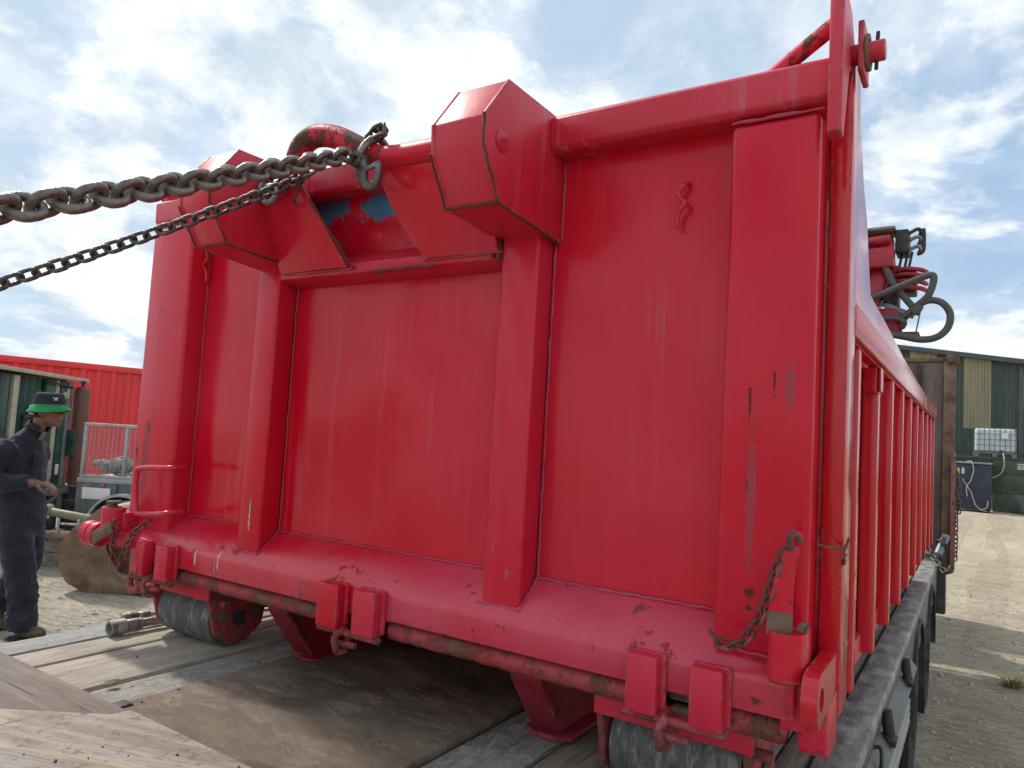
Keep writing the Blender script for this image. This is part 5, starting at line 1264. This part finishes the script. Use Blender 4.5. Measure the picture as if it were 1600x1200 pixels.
def limb_me(pts, rad):
    mb = MB().tube(smooth_path(pts, 6), [rad[min(len(rad)-1, i//6)]*(1-(i % 6)/6)+rad[min(len(rad)-1, i//6+1)]*((i % 6)/6) for i in range((len(pts)-1)*6+1)], 18)
    o = mb.build('t', NAVY); me = o.data; bpy.data.objects.remove(o); return me


ms = [loft_me([(-.10, 0, .74, .085, .12), (-.10, 0, .86, .118, .150), (-.10, 0, .96, .115, .148), (-.11, 0, 1.10, .105, .135), (-.13, 0, 1.25, .118, .150), (-.13, 0, 1.36, .105, .145), (-.11, 0, 1.42, .070, .085), (-.07, 0, 1.47, .052, .054), (-.035, 0, 1.53, .050, .050), (-.005, 0, 1.60, .055, .055)]),
      limb_me([(-.13, -.12, 1.36), (-.17, -.20, 1.29), (-.235, -.235, 1.165), (-.10, -.225, 1.128), (.110, -.20, 1.135)], [.065, .058, .046, .040, .028]),
      limb_me([(-.13, .12, 1.36), (-.16, .20, 1.28), (-.21, .235, 1.16), (-.17, .225, 1.09), (-.13, .20, 1.02)], [.065, .058, .046, .040, .028]),
      limb_me([(-.10, -.085, .88), (-.085, -.095, .70), (-.06, -.10, .48), (-.05, -.10, .28), (-.04, -.10, .08)], [.085, .080, .060, .052, .042]),
      limb_me([(-.105, .085, .88), (-.135, .10, .70), (-.175, .11, .50), (-.28, .115, .34), (-.42, .12, .16)], [.085, .080, .060, .052, .042])]
hx, hz = .035, 1.655                                            # head centre
ry = Matrix.Rotation(math.radians(-8), 3, 'Y')
ms += [ell((hx-.008, 0, hz+.02), (.100, .077, .098)), ell((hx+.035, 0, hz-.045), (.062, .056, .070)), ell((hx+.062, 0, hz-.092), (.028, .030, .022)),
       ell((hx+.085, 0, hz+.028), (.016, .052, .016)), ell((hx+.103, 0, hz-.018), (.018, .0135, .014)), ell((hx+.094, 0, hz+.004), (.012, .009, .026)), ell((hx+.100, 0, hz-.022), (.012, .020, .009)),
       ell((hx+.092, 0, hz-.052), (.014, .023, .0075)), ell((hx+.088, 0, hz-.066), (.014, .022, .0085)), ell((hx+.055, -.048, hz-.015), (.03, .015, .022)), ell((hx+.055, .048, hz-.015), (.03, .015, .022)),
       ell((hx-.012, -.078, hz-.012), (.017, .009, .029)), ell((hx-.012, .078, hz-.012), (.017, .009, .029))]


def hand(w, d, side, curl):
    """palm and five fingers; d = direction of the forearm"""
    w = Vector(w); d = Vector(d).normalized(); dn = Vector((0, 0, -1)); dn = (dn-d*dn.dot(d)).normalized(); lat = d.cross(dn)*side
    out = [skin_mesh([(w-d*.035, (.026, .022)), (w+d*.035, (.032, .017)), (w+d*.075, (.036, .016)), (w+d*.095, (.034, .014))], [(0, 1), (1, 2), (2, 3)])]
    for i, (o, L) in enumerate(((-.028, .070), (-.010, .080), (.009, .075), (.027, .058))):
        b = w+d*.085+lat*o; p = [b]; a = .25+.12*i*0
        for k, fr in enumerate((.45, .30, .25)):
            a += curl*(.45 if k == 0 else .75); p.append(p[-1]+(d*math.cos(a)+dn*math.sin(a))*L*fr)
        out.append(skin_mesh([(q, .0092-.0012*k) for k, q in enumerate(p)], [(0, 1), (1, 2), (2, 3)], 0, 1))
    b = w+d*.03-lat*.028
    tp = [b, b+(d*.6-lat*.5+dn*.3).normalized()*.035, b+(d*.75-lat*.35+dn*.45).normalized()*.066, b+(d*.9-lat*.1+dn*.5).normalized()*.090]
    out.append(skin_mesh([(q, .0115-.0012*k) for k, q in enumerate(tp)], [(0, 1), (1, 2), (2, 3)], 0, 1))
    for m_ in out:
        for v_ in m_.vertices: v_.co = w+(v_.co-w)*1.28
    return out


for w_ in ('wR', 'wL'): ms.append(ell((J[w_][0]-.005, J[w_][1], J[w_][2]), (.06, .028, .028)))
ms += hand(J['wR'], (1, .12, -.10), 1, .65); ms += hand(J['wL'], (.35, -.05, -1), -1, .5)
body = part(fuse(ms, .0052, 3), 'body', SKIN, MAN)
# coverall
cvm = [loft_me([(-.10, 0, .70, .06, .10), (-.10, 0, .76, .11, .150), (-.10, 0, .84, .143, .178), (-.10, 0, .93, .150, .182), (-.105, 0, 1.02, .138, .172), (-.115, 0, 1.12, .135, .172), (-.13, 0, 1.22, .148, .182), (-.14, 0, 1.31, .150, .188), (-.135, 0, 1.38, .128, .175), (-.112, 0, 1.44, .100, .125), (-.085, 0, 1.49, .078, .082), (-.07, 0, 1.525, .068, .070)]),
       limb_me([(-.13, -.13, 1.385), (-.17, -.20, 1.30), (-.235, -.235, 1.165), (-.10, -.225, 1.128), (.075, -.205, 1.135)], [.095, .092, .076, .068, .056]),
       limb_me([(-.13, .13, 1.385), (-.16, .20, 1.30), (-.21, .235, 1.16), (-.17, .225, 1.09), (-.135, .205, 1.03)], [.095, .092, .076, .068, .056]),
       limb_me([(-.10, -.085, .90), (-.085, -.095, .70), (-.06, -.10, .48), (-.05, -.10, .28), (-.04, -.10, .07)], [.112, .116, .104, .097, .098]),
       limb_me([(-.105, .085, .90), (-.135, .10, .70), (-.175, .11, .50), (-.28, .115, .34), (-.41, .12, .16)], [.112, .116, .104, .094, .090])]


def wrinkle(p):
    q = Vector((p.x*9, p.y*9, p.z*16)); w = 1.0+1.2*max(0, 1-abs(p.z-.25)/.25)+1.0*max(0, 1-abs(p.z-1.13)/.10)
    return (mnoise.noise(q)*.010+mnoise.noise(q*2.3)*.005)*w


co = part(fuse(cvm, .010, 22, wrinkle), 'coverall', NAVY, MAN)
mb = MB()      # collar
cpts = [(-.045+.078*math.cos(a), .080*math.sin(a), 1.512-.03*math.cos(a)) for a in [PI*.28+i*(2*PI-.56*PI)/14 for i in range(15)]]
top = [(x*1.0+.022*(1), y*.84, z+.042) for x, y, z in cpts]; n = len(cpts)
mb.add(cpts+top, [(i, i+1, n+i+1, n+i) for i in range(n-1)]); c_ = mb.build('collar', NAVY, MAN)
so_ = c_.modifiers.new('t', 'SOLIDIFY'); so_.thickness = .007
MB().obox((.004, 0, 1.465), (.5, 0, 1), (0, 1, 0), (-1, 0, .5), .035, .022, .006).build('undershirt', plain('shirt', (0.16, 0.15, 0.145), 0.9), MAN, bevel=0.004)
MB().obox((.028, -.085, 1.29), (0.12, 0, 1), (.75, -.66, 0), (.66, .75, 0), .055, .045, .004).build('chest_pocket', NAVY, MAN, bevel=0.003)
BOOT = plain('muddy_boot', (0.07, 0.052, 0.04), 0.85, 0, 0.4, 12, 0.4, 50, dirt=(0.16, 0.12, 0.085), dirt_amt=0.5)
for nm, (ax, ay, az), pitch in (('boot', (-.045, -.10, .0), 0), ('boot', (-.435, .12, .055), .55)):
    R = Matrix.Rotation(pitch, 3, 'Y'); tr = lambda p: tuple(R @ Vector(p)+Vector((ax, ay, az)))
    me = fuse([skin_mesh([(tr((0, 0, .22)), .062), (tr((0, 0, .12)), .060), (tr((-.01, 0, .065)), (.055, .052)), (tr((.10, 0, .06)), (.050, .046)), (tr((.185, 0, .048)), (.044, .038))], [(0, 1), (1, 2), (2, 3), (3, 4)])], .007, 2)
    b_ = part(me, nm, BOOT, MAN)
    sl = MB(); ol = [(-.085, .035), (-.06, .048), (.05, .044), (.14, .055), (.21, .045), (.24, .0), (.21, -.045), (.14, -.055), (.05, -.044), (-.06, -.048), (-.085, -.035)]
    v = [tr((x, y, z)) for z in (0.0, .022) for x, y in ol]; m_ = len(ol)
    sl.add(v, [tuple(range(m_)), tuple(range(2*m_-1, m_-1, -1))]+[(i, (i+1) % m_, (i+1) % m_+m_, i+m_) for i in range(m_)])
    sl.build('sole', BLACK, b_, bevel=0.004)
# bucket hat
HATN = plain('hat_navy', (0.016, 0.018, 0.032), 0.9, 0, 0.2, 20, 0.2, 200); HATG = plain('hat_green', (0.015, 0.22, 0.07), 0.85, 0, 0.2, 20, 0.2, 200)


def hat_ring(rx, ry_, z, dx=0.0, tilt=0.0, wob=0.0, n=36):
    return [(hx+dx-.005+rx*math.cos(2*PI*k/n), ry_*math.sin(2*PI*k/n), z+tilt*math.cos(2*PI*k/n)+wob*math.sin(4*PI*k/n+.6)) for k in range(n)]


def loft(rings, cap=False):
    n = len(rings[0]); mb = MB(); v = [p for r_ in rings for p in r_]
    f = [(i*n+k, i*n+(k+1) % n, (i+1)*n+(k+1) % n, (i+1)*n+k) for i in range(len(rings)-1) for k in range(n)]
    if cap: f.append(tuple((len(rings)-1)*n+k for k in range(n)))
    return mb.add(v, f)


hat = loft([hat_ring(.112, .092, hz+.045, tilt=.004), hat_ring(.110, .091, hz+.065, tilt=.004), hat_ring(.105, .087, hz+.095, tilt=.003, wob=.002), hat_ring(.097, .082, hz+.125, tilt=.0, wob=.004), hat_ring(.085, .071, hz+.136, wob=.004), hat_ring(.05, .04, hz+.139), hat_ring(.01, .01, hz+.139)], True).build('hat', HATN, MAN, sharp=60)
loft([hat_ring(.1122, .0922, hz+.048, tilt=.004), hat_ring(.128, .108, hz+.026, tilt=.006, wob=.003), hat_ring(.152, .136, hz-.004, dx=.004, tilt=.016, wob=.008), hat_ring(.153, .137, hz-.007, dx=.004, tilt=.016, wob=.008), hat_ring(.128, .108, hz+.022, tilt=.006, wob=.003), hat_ring(.110, .090, hz+.045, tilt=.004)]).build('brim', HATG, hat, sharp=60)
em = MB()
for sx in (-.012, .012): em.obox((hx+.082+sx*.55, -.066-sx*-.9*.5, hz+.098), (.62, .78, 0), (0, 0, 1), (.78, -.62, .1), .007, .004, .003)
em.obox((hx+.084, -.066, hz+.086), (.62, .78, 0), (0, 0, 1), (.78, -.62, .1), .009, .004, .003)
em.build('hat_emblem', WHT, hat, bevel=0.001)
ey = MB()
for sy in (-1, 1):
    me_ = ell((hx+.078, sy*.034, hz+.004), (.012, .013, .010), n=12); o_ = len(ey.v)
    ey.add([tuple(v.co) for v in me_.vertices], [tuple(p.vertices) for p in me_.polygons])
ey.build('eyes', plain('eye', (0.25, 0.22, 0.2), 0.2), MAN)
hr_ = part(fuse([ell((hx-.028, 0, hz+.015), (.088, .081, .085))], .006, 1), 'hair', plain('black_hair', (0.01, 0.009, 0.009), 0.9), MAN)

for o in MAN.children_recursive:      # he walks upright: set the trunk back over the hips
    if o.type == 'MESH':
        for v in o.data.vertices: v.co.x -= 0.105*min(1, max(0, (v.co.z-.25)/.75))
